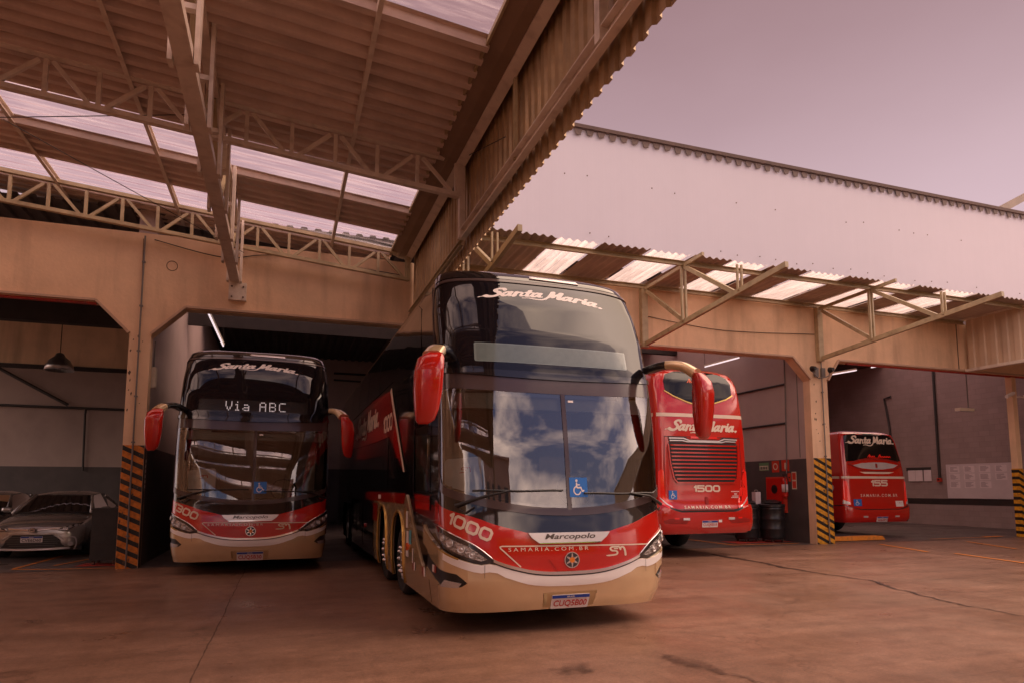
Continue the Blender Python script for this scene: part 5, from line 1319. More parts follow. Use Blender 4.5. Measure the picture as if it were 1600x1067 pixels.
    mb = MB(); mb.corrugated((20.1, -16, 6.82), (0, 1, 0), (1, 0, .08), 30.4, 9.8, .262, .055, .004, nv=2); tag(mb.build('right_hall_roof', MATS['sheet_under']), 'corrugated roof of the open hall at the right', 'roof')
    for y in (2., -8.):
        tag(MB().box(24.0, 24.3, y, y + .3, 0, 7.0).build('hall_column', MATS['steel_paint']), 'steel column of the right hall %s' % ('nearer the bays' if y > 0 else 'farther back'), 'column')
    for y in (2., -8.):
        tag(MB().box(-9.3, -9., y, y + .3, 0, 7.75).build('hall_column', MATS['steel_paint']), 'steel column of the left hall %s' % ('nearer the bays' if y > 0 else 'farther back'), 'column')
    tag(MB().box(-14.3, -14, -16, 14.4, 0, 8.2).build('hall_side_wall', MATS['beige_wall']), 'long beige wall closing the left hall', 'wall')
    tag(MB().box(30.05, 30.3, -16, 30, 0, 8.).build('hall_side_wall', MATS['beige_wall']), 'long beige wall closing the right hall', 'wall')
# ------------------------------------------------------------------ parked cars
def car(label, cx, fy, paint, platetxt):
    """saloon facing -Y; y runs back from the front bumper"""
    c = thing('parked_car', label, 'car', (cx, fy + 2.3, 0), 'cars parked in the left bay')
    V = lambda x, y, z: (cx + x, fy + y, z)
    # half sections: (y, [(x, z) from sill to centre])
    ST = [(0.00, [(.52, .24), (.60, .34), (.62, .46), (.60, .58), (.52, .66), (.30, .69), (0, .70)]),
          (0.10, [(.74, .20), (.80, .34), (.80, .46), (.78, .60), (.68, .71), (.36, .75), (0, .76)]),
          (0.30, [(.84, .20), (.88, .36), (.885, .52), (.86, .68), (.76, .78), (.42, .82), (0, .83)]),
          (0.75, [(.87, .20), (.90, .38), (.91, .56), (.88, .76), (.78, .86), (.42, .91), (0, .92)]),
          (1.25, [(.88, .20), (.90, .38), (.915, .58), (.895, .82), (.80, .93), (.42, .97), (0, .98)]),
          (1.9, [(.88, .20), (.90, .38), (.92, .6), (.905, .88), (.82, .97), (.5, 1.0), (0, 1.0)]),
          (3.0, [(.88, .20), (.90, .38), (.92, .6), (.905, .9), (.84, .98), (.5, 1.0), (0, 1.0)]),
          (3.9, [(.87, .22), (.90, .38), (.915, .6), (.90, .9), (.82, 1.02), (.5, 1.05), (0, 1.05)]),
          (4.4, [(.84, .26), (.87, .4), (.88, .6), (.85, .86), (.76, .99), (.45, 1.04), (0, 1.04)]),
          (4.62, [(.68, .3), (.72, .42), (.73, .6), (.70, .8), (.62, .9), (.35, .94), (0, .94)])]
    v = []; f = []; n = len(ST[0][1]) * 2 - 1
    for y, h in ST:
        r = [(-x, z) for x, z in h] + [(x, z) for x, z in reversed(h[:-1])]
        v += [V(x, y, z) for x, z in r]
    for i in range(len(ST) - 1):
        for k in range(n - 1): f.append((i * n + k, i * n + k + 1, (i + 1) * n + k + 1, (i + 1) * n + k))
        f.append((i * n + n - 1, i * n, (i + 1) * n, (i + 1) * n + n - 1))
    f += [tuple(range(n)), tuple((len(ST) - 1) * n + k for k in range(n))[::-1]]
    body = link_mesh('body', v, f, MATS[paint], c, 50)
    md = body.modifiers.new('s', 'SUBSURF'); md.levels = 1; md.render_levels = 2
    # greenhouse
    gh = [(1.28, .74, .97, .0), (2.15, .60, 1.40, 0), (2.7, .60, 1.455, 0), (3.3, .58, 1.42, 0), (4.2, .66, 1.05, 0)]
    def ring(y, zt, wt): return y
    roof = MB(); rv = []; RS = [(1.98, .575, 1.355, 1.385), (2.2, .59, 1.385, 1.43), (2.7, .595, 1.41, 1.465), (3.2, .575, 1.38, 1.435), (3.5, .55, 1.33, 1.37)]
    for y, w_, z0, z1 in RS: rv += [V(-w_, y, z0), V(-w_ * .6, y, z1 - .005), V(0, y, z1), V(w_ * .6, y, z1 - .005), V(w_, y, z0)]
    roof.add(rv, [(i * 5 + k, i * 5 + k + 1, i * 5 + k + 6, i * 5 + k + 5) for i in range(4) for k in range(4)])
    roof.build('roof', MATS[paint], c, True)
    def quad(nm, p, m, nu=6, bulge=.05):
        a, b, cc, d = (Vector(q) for q in p); vv = []; ff = []
        for j in range(nu + 1):
            for i in range(nu + 1):
                s, t = i / nu, j / nu
                q = (a * (1 - s) + b * s) * (1 - t) + (d * (1 - s) + cc * s) * t
                q.y -= bulge * 4 * s * (1 - s); vv.append(V(q.x, q.y, q.z))
        for j in range(nu):
            for i in range(nu): k = j * (nu + 1) + i; ff.append((k, k + 1, k + nu + 2, k + nu + 1))
        return link_mesh(nm, vv, ff, MATS[m], c, True)
    quad('windscreen', [(-.76, 1.2, .955), (.76, 1.2, .955), (.575, 1.99, 1.36), (-.575, 1.99, 1.36)], 'car_glass')
    quad('rear_window', [(-.70, 4.15, 1.04), (.70, 4.15, 1.04), (.55, 3.5, 1.335), (-.55, 3.5, 1.335)], 'car_glass', bulge=-.04)
    for s in (-1, 1):
        mb = MB(); mb.add([V(s * .80, 1.45, .97), V(s * .60, 2.02, 1.345), V(s * .60, 2.7, 1.40), V(s * .56, 3.45, 1.33), V(s * .74, 3.95, 1.03), V(s * .82, 2.7, .99)], [(0, 1, 2, 5), (5, 2, 3, 4)]); mb.build('side_window', MATS['car_glass'], c)
        mb = MB(); mb.tube([V(s * .78, 1.18, .955), V(s * .70, 1.55, 1.15), V(s * .585, 2.0, 1.365)], .032, 8); mb.build('pillar', MATS[paint], c, True)
        mb = MB(); mb.tube([V(s * .70, 4.1, 1.05), V(s * .56, 3.48, 1.345)], .04, 8); mb.build('pillar', MATS[paint], c, True)
        mb = MB(); mb.tube([V(s * .82, 1.55, .98), V(s * .95, 1.52, 1.0)], .02, 6)
        mr = mb.build('door_mirror', MATS['satin_black'], c)
        vv = MB(); vv.lathe([(.001, -.1), (.05, -.09), (.075, -.04), (.08, .04), (.06, .09), (.001, .1)], 14, (0, 0, 0), 'X')
        vv.v = [V(s * 1.0 + a * 1.05, 1.52 + b * .8, 1.03 + d * .85) for a, b, d in vv.v]; vv.build('mirror_cap', MATS[paint], mr, True)
        # lamps
        fn = plane_fn(V(s * .70, -.0, .69), (s * .9, .44, .03), (0, .25, 1))
        fn = lambda a, b: (Vector(V(s * (.52 + a), -.03 + .05 * a + 1.3 * max(0, a - .12) ** 1.35 - .02, .655 + b + .16 * a)), Vector((s * .35, -.9, .2)).normalized())
        h = drape('headlight', poly2d([(-.06, -.03), (.1, -.05), (.33, .02), (.38, .075), (.2, .05), (0, .015)], .05), fn, MATS['lamp_dark'], c, .02, .03)
        for a in (.06, .16, .25): drape('lamp_lens', xf(disc2d(.03, 14), 1, 1, a, a * .12 - .006), fn, MATS['lamp_glass'], h, .03)
        drape('daylight_strip', poly2d([(-.05, -.022), (.1, -.042), (.32, .025), (.32, .035), (.1, -.03), (-.05, -.012)], .06), fn, MATS['chrome'], h, .027)
        fk = lambda a, b: (Vector(V(s * (.66 + a), -.005 + .5 * max(0, a + .03), .33 + b)), Vector((s * .3, -.95, 0)))
        fgl = drape('fog_light', xf(disc2d(.045, 14), 1, 1, .03, 0), fk, MATS['lamp_glass'], c, .05, .03)
        drape('fog_trim', strokes2d([([(.1, -.12), (.13, 0), (.1, .13), (.0, .15)], .012)], .012), fk, MATS['silver'], c, .045, .02)
        for y in (.95, 3.65):
            w_ = thing_part('wheel', c, MB().lathe([(.2, -.09), (.3, -.1), (.32, -.06), (.32, .06), (.3, .1), (.2, .09)], 26, V(s * .82, y, .32), 'X'), MATS['tyre'], 40)
            MB().lathe([(.2, .06 * s), (.17, .03 * s), (.05, .07 * s), (.001, .07 * s)], 20, V(s * .82, y, .32), 'X').build('rim', MATS['alloy'], w_, 40)
    nose = lambda a, b: (Vector(V(a, -.035 + .42 * abs(a) ** 2.6, b)), Vector((0, -1, 0)))
    gr = drape('lower_grille', poly2d([(-.58, .27), (.58, .27), (.52, .40), (.36, .53), (-.36, .53), (-.52, .40)], .07), nose, MATS['satin_black'], c, .015, .02)
    q = merge2d(*[rect2d(-.5 + .04 * abs(k - 2), .5 - .04 * abs(k - 2), .3 + .045 * k, .305 + .045 * k) for k in range(5)]); drape('grille_bars', cut_grid(*q, .08), nose, MATS['cab_grey'], gr, .018)
    drape('grille_surround', strokes2d([([(-.66, .24), (-.60, .40), (-.40, .55), (.40, .55), (.60, .40), (.66, .24)], .014)], .014, curve=False), nose, MATS[paint], gr, .03, .03)
    drape('bumper_blade', strokes2d([([(-.66, .235), (0, .225), (.66, .235)], .02)], .015), nose, MATS['silver'], gr, .04, .03)
    drape('nose_bar', strokes2d([([(-.50, .672), (-.1, .635)], (.008, .012)), ([(.50, .672), (.1, .635)], (.008, .012))], .01), nose, MATS['chrome'], c, .035, .03)
    bd = drape('front_badge', xf(disc2d(.068, 20, .75), 1, 1, 0, .632), nose, MATS['satin_black'], c, .045, .03)
    drape('badge_ring', xf(ring2d(.045, .055), 1, .72, 0, .632), nose, MATS['chrome'], bd, .05); drape('badge_ring', xf(ring2d(.018, .026), 1, 1.2, 0, .636), nose, MATS['chrome'], bd, .051)
    plate(c, nose, 0, .44, .4, .13, platetxt, 'plate_black', off=.05)
    mb = MB(); mb.tube([V(-.74, 1.17, .96), V(0, 1.12, .975), V(.74, 1.17, .96)], .018, 6); mb.build('cowl', MATS['satin_black'], c)
    MB().box(cx - .68, cx + .68, fy + 1.7, fy + 3.9, .5, .9).build('cabin_floor', MATS['cab_dark'], c)
    for s in (-.36, .36): MB().box(cx + s - .22, cx + s + .22, fy + 2.5, fy + 2.66, .8, 1.28).build('car_seat', MATS['cab_dark'], c)
    MB().box(cx - .8, cx + .8, fy + .5, fy + 4.2, .16, .3).build('underbody', MATS['satin_black'], c)
    return c

# ------------------------------------------------------------------ loose things
def drum(x, y, label, h=1.1, r=.34):
    d = thing('waste_drum', label, 'drum', (x, y, 0), 'black drums by the partition wall')
    prof = [(r * .9, .09), (r * .97, .11), (r, .16)]
    for k in range(3):
        z = .38 + .28 * k; prof += [(r, z - .03), (r + .012, z - .012), (r + .012, z + .012), (r, z + .03)]
    prof += [(r, h - .12), (r + .02, h - .1), (r + .02, h - .04), (r - .01, h - .02), (r - .04, h - .05), (.001, h - .05)]
    MB().lathe(prof, 36, (x, y, 0)).build('barrel', MATS['drum_black'], d, 40)
    MB().lathe([(.001, .075), (r * .85, .075), (r * .85, .09), (.001, .09)], 24, (x, y, 0)).build('dolly_plate', MATS['pipe_dark'], d)
    for k in range(4):
        a = R(45 + 90 * k); cx, cy = x + r * .75 * math.cos(a), y + r * .75 * math.sin(a)
        MB().lathe([(.001, -.015), (.036, -.015), (.036, .015), (.001, .015)], 14, (cx, cy, .0365), 'X').build('castor', MATS['rust'], d)
    # heaped bin bag on top
    bm = bmesh.new(); bmesh.ops.create_icosphere(bm, subdivisions=3, radius=1); rnd = random.Random(int(x * 100))
    from mathutils import noise
    for q in bm.verts:
        k = 1 + .28 * noise.noise(q.co * 2.3 + Vector((x, y, 0))); q.co = Vector((q.co.x * r * .86 * k, q.co.y * r * .86 * k, max(-.03, q.co.z * .13 * k)))
    vv = [(q.co.x + x, q.co.y + y, q.co.z + h - .03) for q in bm.verts]; ff = [tuple(w.index for w in g.verts) for g in bm.faces]; bm.free()
    link_mesh('bin_bag', vv, ff, MATS['bag_black'], d, 50)
    return d

def loose():
    drum(13.36, 15.62, 'black drum on castors nearest the striped pillar'); drum(12.72, 15.95, 'black drum partly hidden by the tall red coach')
    j = thing('white_can', 'white plastic can standing on the heaped drum', 'can', (12.98, 15.86, 1.1))
    mb = MB(); mb.box(12.93, 13.11, 15.77, 15.93, 1.08, 1.42)
    for k in range(4): mb.box(12.945 + .045 * k, 12.965 + .045 * k, 15.762, 15.769, 1.1, 1.4)
    mb.build('can_body', MATS['paper'], j); mb = MB(); mb.tube(smooth_path([(12.96, 15.85, 1.42), (12.98, 15.85, 1.47), (13.06, 15.85, 1.47), (13.08, 15.85, 1.42)], 4), .012, 6); mb.build('can_handle', MATS['cab_grey'], j)
    # wall safety things on the partition (face x = 13.9)
    W = lambda y, z: plane_fn((13.895, y, z), (0, -1, 0), (0, 0, 1))
    h = thing('hose_cabinet', 'red fire hose cabinet behind the drums', 'cabinet', (13.85, 15.95, .9))
    MB().box(13.78, 13.894, 15.58, 16.32, .82, 1.86).build('cabinet_case', MATS['sign_red'], h)
    MB().box(13.765, 13.779, 15.62, 16.28, .86, 1.82).build('cabinet_door', MATS['extinguisher_red'], h)
    drape('cabinet_window', disc2d(.13, 24), plane_fn((13.763, 15.95, 1.5), (0, -1, 0), (0, 0, 1)), MATS['satin_black'], h, .004)
    e = thing('fire_extinguisher', 'red fire extinguisher hanging below the conduit', 'extinguisher', (13.78, 15.53, 1.3))
    MB().lathe([(.001, 1.28), (.075, 1.28), (.085, 1.3), (.085, 1.72), (.07, 1.78), (.03, 1.82), (.03, 1.86), (.001, 1.86)], 24, (13.78, 15.53, 0)).build('cylinder_body', MATS['extinguisher_red'], e, 40)
    MB().lathe([(.0865, 1.42), (.0865, 1.64)], 24, (13.78, 15.53, 0)).build('label_band', MATS['paper'], e, True)
    mb = MB(); mb.tube([(13.78, 15.53, 1.85), (13.78, 15.53, 1.92)], .02, 8); mb.beam((13.78, 15.53, 1.9), (13.66, 15.50, 1.95), .02, .014); mb.beam((13.78, 15.53, 1.88), (13.67, 15.5, 1.87), .02, .014); mb.build('valve_handle', MATS['satin_black'], e)
    mb = MB(); mb.tube(smooth_path([(13.76, 15.5, 1.88), (13.7, 15.42, 1.8), (13.7, 15.42, 1.5), (13.72, 15.44, 1.4)], 5), .012, 6); mb.build('hose', MATS['satin_black'], e)
    MB().box(13.85, 13.895, 15.5, 15.56, 1.7, 1.8).build('wall_hook', MATS['pipe_dark'], e)
    def sign(nm, lab, y0, y1, z0, z1, bg, sym):
        s = thing(nm, lab, 'sign', (13.89, (y0 + y1) / 2, z0)); fn = W((y0 + y1) / 2, (z0 + z1) / 2); w_, h_ = (y1 - y0) / 2, (z1 - z0) / 2
        b = drape('sign_plate', rect2d(-w_, w_, -h_, h_), fn, MATS[bg], s, .008, .006)
        for m2, m in sym: drape('sign_symbol', m2, fn, MATS[m], b, .0095)
    sign('exit_sign', 'pale green sign above the hose cabinet', 16.3, 16.72, 2.06, 2.30, 'sign_green', [(rect2d(-.19, .19, -.1, .03), 'sign_pale'), (rect2d(-.15, -.06, -.08, .0), 'sign_green'), (rect2d(-.03, .05, -.08, .0), 'sign_green'), (rect2d(.08, .15, -.08, .0), 'sign_green')])
    sign('fire_sign', 'red square hose reel sign above the cabinet', 15.86, 16.16, 2.0, 2.34, 'sign_red', [(ring2d(.07, .1), 'sign_pale')])
    sign('fire_sign', 'red square extinguisher sign above the extinguisher', 15.45, 15.75, 2.03, 2.35, 'sign_red', [(rect2d(-.035, .035, -.11, .08, .02), 'sign_pale')])
    sign('notice_sign', 'small orange two panel notice right of the extinguisher', 15.18, 15.36, 1.5, 2.0, 'sign_pale', [(rect2d(-.07, .07, .02, .22), 'sign_red'), (rect2d(-.07, .07, -.22, -.02), 'sign_red')])
    sign('alarm_box', 'small red alarm box under the extinguisher sign', 15.4, 15.52, 1.72, 1.96, 'sign_red', [(disc2d(.03), 'satin_black')])
    # left pillar: white junction box, wall telephone
    b = thing('junction_box', 'cream electrical box under the left chamfer', 'box', (-2.56, YW + .35, 3.55))
    MB().box(-2.598, -2.5, YW + .3, YW + .44, 3.55, 3.97).build('box_case', MATS['white_box'], b); MB().box(-2.497, -2.49, YW + .315, YW + .425, 3.57, 3.95).build('box_lid', MATS['white_box'], b)
    mb = MB(); mb.tube([(-2.55, YW + .37, 3.975), (-2.55, YW + .37, 4.5)], .015, 8); mb.build('box_conduit', MATS['pipe_grey'], b)
    n = thing('wall_notice', 'faded notice strip on the side of the left pillar', 'sign', (-2.56, YW + .15, 1.5))
    fn = plane_fn((-2.55, YW + .12, 1.78), (0, -1, 0), (0, 0, 1)); pl = drape('notice_plate', rect2d(-.05, .05, -.3, .3, .01), plane_fn((-2.553, YW + .1, 1.78), (0, 1, 0), (0, 0, 1)), MATS['cab_grey'], n, .006, .004)
    q = merge2d(*[rect2d(-.035, .035, -.25 + .1 * k, -.19 + .1 * k) for k in range(6)]); drape('notice_marks', q, plane_fn((-2.553, YW + .1, 1.78), (0, 1, 0), (0, 0, 1)), MATS['paper'], pl, .008)
    k = thing('black_cabinet', 'waist high black cabinet between the car and the striped pillar', 'cabinet', (-3.32, 15.5, 0))
    MB().box(-3.56, -3.08, 15.25, 15.75, .1, 1.1).build('cabinet_case', MATS['cabinet_black'], k); MB().box(-3.58, -3.06, 15.23, 15.77, 1.102, 1.13).build('cabinet_top', MATS['cabinet_black'], k)
    mb = MB()
    for z in (.42, .75): mb.box(-3.54, -3.1, 15.24, 15.249, z, z + .012)
    mb.build('drawer_gaps', MATS['wire'], k)
    for x in (-3.5, -3.14):
        for y in (15.31, 15.69): MB().lathe([(.001, -.02), (.048, -.02), (.048, .02), (.001, .02)], 14, (x, y, .0525), 'X').build('castor', MATS['rust'], k)
    # pendant lamp in the left bay
    l = thing('pendant_lamp', 'domed metal pendant lamp hanging in the left bay', 'lamp', (-6.2, 22, 4.8))
    MB().lathe([(.03, 5.42), (.09, 5.40), (.14, 5.3), (.26, 5.2), (.34, 5.05), (.37, 4.9), (.36, 4.9), (.33, 5.04), (.25, 5.18)], 28, (-6.2, 22, 0)).build('lamp_shade', MATS['alloy'], l, True)
    mb = MB(); mb.tube([(-6.2, 22, 5.42), (-6.2, 22, 7.2)], .012, 6); mb.build('lamp_rod', MATS['wire'], l)
    MB().lathe([(.001, 4.92), (.06, 4.95), (.08, 5.03), (.05, 5.15)], 14, (-6.2, 22, 0)).build('bulb', MATS['lamp_glass'], l, True)
    # right bay wall: notice board, papers
    bw = lambda y, z: plane_fn((25.985, y, z), (0, -1, 0), (0, 0, 1))
    nb = thing('notice_board', 'large white board of papers on the block wall', 'notice board', (25.95, 18.55, .98))
    MB().box(25.94, 25.984, 17.2, 19.9, 1.12, 2.5).build('board_panel', MATS['board_white'], nb)
    fn = plane_fn((25.94, 18.55, 1.8), (0, -1, 0), (0, 0, 1)); rnd = random.Random(2)
    for r_ in range(3):
        for c_ in range(4):
            if r_ == 2 and c_ == 3: continue
            x0 = -1.22 + c_ * .62; z0 = .36 - r_ * .31
            pp = drape('paper_sheet', rect2d(x0, x0 + .44, z0, z0 + .26), fn, MATS['paper'], nb, .004)
            q = merge2d(*[rect2d(x0 + .04, x0 + .18 + .2 * rnd.random(), z0 + .04 + .035 * k, z0 + .055 + .035 * k) for k in range(6)]); drape('paper_print', q, fn, MATS['ink'], pp, .006)
    pf = thing('paper_rack', 'dark framed rack of hanging papers left of the notice board', 'rack', (25.95, 21.1, 1.8))
    MB().box(25.95, 25.98, 20.6, 21.75, 2.28, 2.42).build('rack_rail', MATS['pipe_dark'], pf)
    for y in (20.75, 21.15, 21.5): drape('paper_sheet', rect2d(-.17, .17, -.25, .22), bw(y, 2.08), MATS['paper'], pf, .04, .006)
    # cameras on the post, lamp in the bay, flood lights on the pillar
    def cctv(x, y, z, dx, lab):
        c = thing('security_camera', lab, 'camera', (x, y, z), 'white cameras on the striped post')
        mb = MB(); mb.lathe([(.001, -.2), (.055, -.2), (.06, -.18), (.06, .12), (.05, .16), (.001, .16)], 18, (0, 0, 0), 'X')
        mb.v = [(x + a * dx, y - .25 * abs(a) + b, z + c_ + .35 * a) for a, b, c_ in mb.v]; mb.build('camera_body', MATS['white_decal'], c, 40)
        mb = MB(); mb.tube([(x + .1 * dx, y, z + .02), (x + .22 * dx, y + .05, z + .05), (x + .3 * dx, y + .12, z + .05)], .022, 8); mb.build('camera_arm', MATS['white_decal'], c, True)
    cctv(21.78, 14.42, 4.48, 1, 'white camera on the left of the slim post'); cctv(22.58, 14.42, 4.4, -1, 'white camera on the right of the slim post')
    w = thing('hanging_fitting', 'small lamp fitting hanging from the right bay roof', 'lamp', (21.2, 16.5, 4.0))
    mb = MB(); mb.tube([(21.55, 15.6, 4.2), (21.55, 15.6, 7.15)], .02, 8); mb.build('drop_rod', MATS['pipe_grey'], w)
    MB().box(21.05, 21.7, 15.5, 15.7, 4.08, 4.17).build('fitting_body', MATS['white_box'], w); MB().box(21.06, 21.69, 15.52, 15.68, 4.06, 4.079).build('fitting_lens', MATS['silver'], w)
    f = thing('flood_light', 'pair of small flood lights at the top of the right pillar', 'light', (14.1, 14.3, 4.8))
    for x in (13.82, 14.45):
        MB().lathe([(.001, -.1), (.05, -.1), (.085, .02), (.085, .03), (.001, .03)], 16, (x, 14.3, 4.83), 'Y').build('lamp_head', MATS['satin_black'], f, 40)
    mb = MB(); mb.tube(smooth_path([(13.82, 14.34, 4.78), (13.95, 14.3, 4.62), (14.15, 14.42, 4.6), (14.35, 14.3, 4.65), (14.45, 14.34, 4.78)], 5), .015, 6); mb.box(14.02, 14.14, 14.42, 14.485, 4.64, 4.9); mb.box(14.26, 14.38, 14.42, 14.485, 4.64, 4.9); mb.build('cable_bracket', MATS['pipe_grey'], f)
    y = thing('service_ramp', 'low yellow edged ramp behind the single decker', 'ramp', (16, 15, 0))
    MB().prism([(14.9, .02), (16.9, .02), (16.8, .13), (15.0, .13)], 15.0, 15.3, 'XZ').build('ramp_edge', MATS['paint_orange'], y); MB().box(14.95, 16.85, 15.31, 19, .02, .11).build('ramp_deck', MATS['dado_grey'], y)

# ------------------------------------------------------------------ what stands behind the camera (seen in the glass)
def behind():
    gb = thing('lime_coach', 'lime green coach parked behind the photographer', 'coach', (7.5, -13, 0))
    L_, H_ = 11, 3.4
    def sec(y, w, zb, zt): return [(-w, zb), (-w, zt - .3), (-w + .25, zt), (w - .25, zt), (w, zt - .3), (w, zb)]
    v = []; f = []
    X = [2.2, 2.4, 2.8, 4, 10, 12.6, 13]
    for x, k in zip(X, (.84, .94, 1, 1, 1, .97, .9)): v += [(x, -13 + a * k, z if z < 1 else z * (.97 + .03 * k)) for a, z in sec(0, 1.25, .35, H_)]
    n = 6
    for i in range(len(X) - 1): f += [(i * n + k, i * n + (k + 1) % n, (i + 1) * n + (k + 1) % n, (i + 1) * n + k) for k in range(n)]
    f += [tuple(range(n)), tuple((len(X) - 1) * n + k for k in range(n))]
    link_mesh('body', v, f, MATS['bus_lime'], gb, 30)
    MB().box(3.2, 12.2, -11.76, -11.735, 1.7, 2.75).build('side_window', MATS['side_glass'], gb); MB().box(2.17, 2.3, -14.0, -12.0, 1.3, 2.9).build('windscreen', MATS['side_glass'], gb)
    MB().box(3.4, 11.8, -11.757, -11.738, 1.05, 1.22).build('side_stripe', MATS['white_decal'], gb)
    for x in (4.4, 10.3): 
        for yy in (-11.85, -14.15): MB().lathe([(.001, -.13), (.42, -.13), (.48, -.05), (.48, .05), (.42, .13), (.001, .13)], 24, (x, yy, .48), 'Y').build('wheel', MATS['tyre'], gb, 40)
    h = thing('apartment_house', 'pink rendered apartment house beyond the yard wall', 'building', (3, -34, 0))
    MB().box(-2, 9, -38, -30, 0, 11.5).build('wall', MATS['pink_render'], h); MB().box(-2.4, 9.4, -38.4, -29.6, 11.502, 11.9).build('roof', MATS['pink_render'], h)
    for fl_ in range(3):
        for k in range(4):
            x = -.8 + 2.6 * k; z = 2 + 3.1 * fl_; w = MB().box(x, x + 1.2, -30.0, -29.96, z, z + 1.4).build('window', MATS['far_glass'], h); MB().box(x - .1, x + 1.3, -29.995, -29.9, z - .1, z - .005).build('sill', MATS['white_box'], w)
    mb = MB(); mb.tube([(2, -34, 11.9), (2, -34, 18)], .08, 6)
    for z in (14, 15.5, 17): mb.tube([(1.2, -34, z), (2.8, -34, z)], .05, 6)
    tag(mb.build('roof_antenna', MATS['pipe_dark']), 'tall antenna mast on the pink apartment house', 'antenna')
    h2 = thing('low_house', 'low house with red tiled roof next to the pink block', 'building', (14, -30, 0))
    MB().box(10.5, 18, -33, -26, 0, 4).build('wall', MATS['sheet_white'], h2); MB().prism([(10, 4.002), (18.5, 4.002), (14.2, 6.4)], -33.4, -25.6, 'XZ').build('roof', MATS['roof_tile'], h2)
    tag(MB().box(-14, 24, -20.2, -20, 0, 2.6).build('yard_wall', MATS['sheet_white']), 'white boundary wall of the yard behind the camera', 'wall')
    # street tree behind the wall
    tr = thing('street_tree', 'leafy tree behind the white boundary wall', 'tree', (20.5, -24, 0)); rnd = random.Random(3)
    mb = MB(); mb.tube([(20.5, -24, 0), (20.6, -24, 1.8), (20.4, -24.1, 3.4)], [.24, .18, .12], 10)
    for k in range(7):
        a = k * .9; mb.tube([(20.45, -24.05, 2.6 + .12 * k), (20.45 + 1.0 * math.cos(a), -24.05 + 1.0 * math.sin(a), 4 + .2 * k), (20.45 + 1.7 * math.cos(a + .2), -24.05 + 1.7 * math.sin(a + .2), 4.9 + .25 * k)], [.08, .05, .02], 6)
    mb.build('trunk', MATS['bark'], tr)
    lv = MB()
    for k in range(1500):
        while True:
            p = Vector((rnd.uniform(-1, 1), rnd.uniform(-1, 1), rnd.uniform(-1, 1)))
            if .25 < p.length < 1: break
        p = Vector((20.4 + p.x * 2.5, -24 + p.y * 2.5, 5.0 + p.z * 1.9)); s = rnd.uniform(.12, .24)
        a = Vector((rnd.uniform(-1, 1), rnd.uniform(-1, 1), rnd.uniform(-.4, 1))).normalized(); b = a.orthogonal().normalized(); c = a.cross(b)
        lv.add([p - b * s, p - c * s * .5, p + b * s, p + c * s * .5], [(0, 1, 2, 3)])
    lv.build('crown', MATS['leaf'], tr)

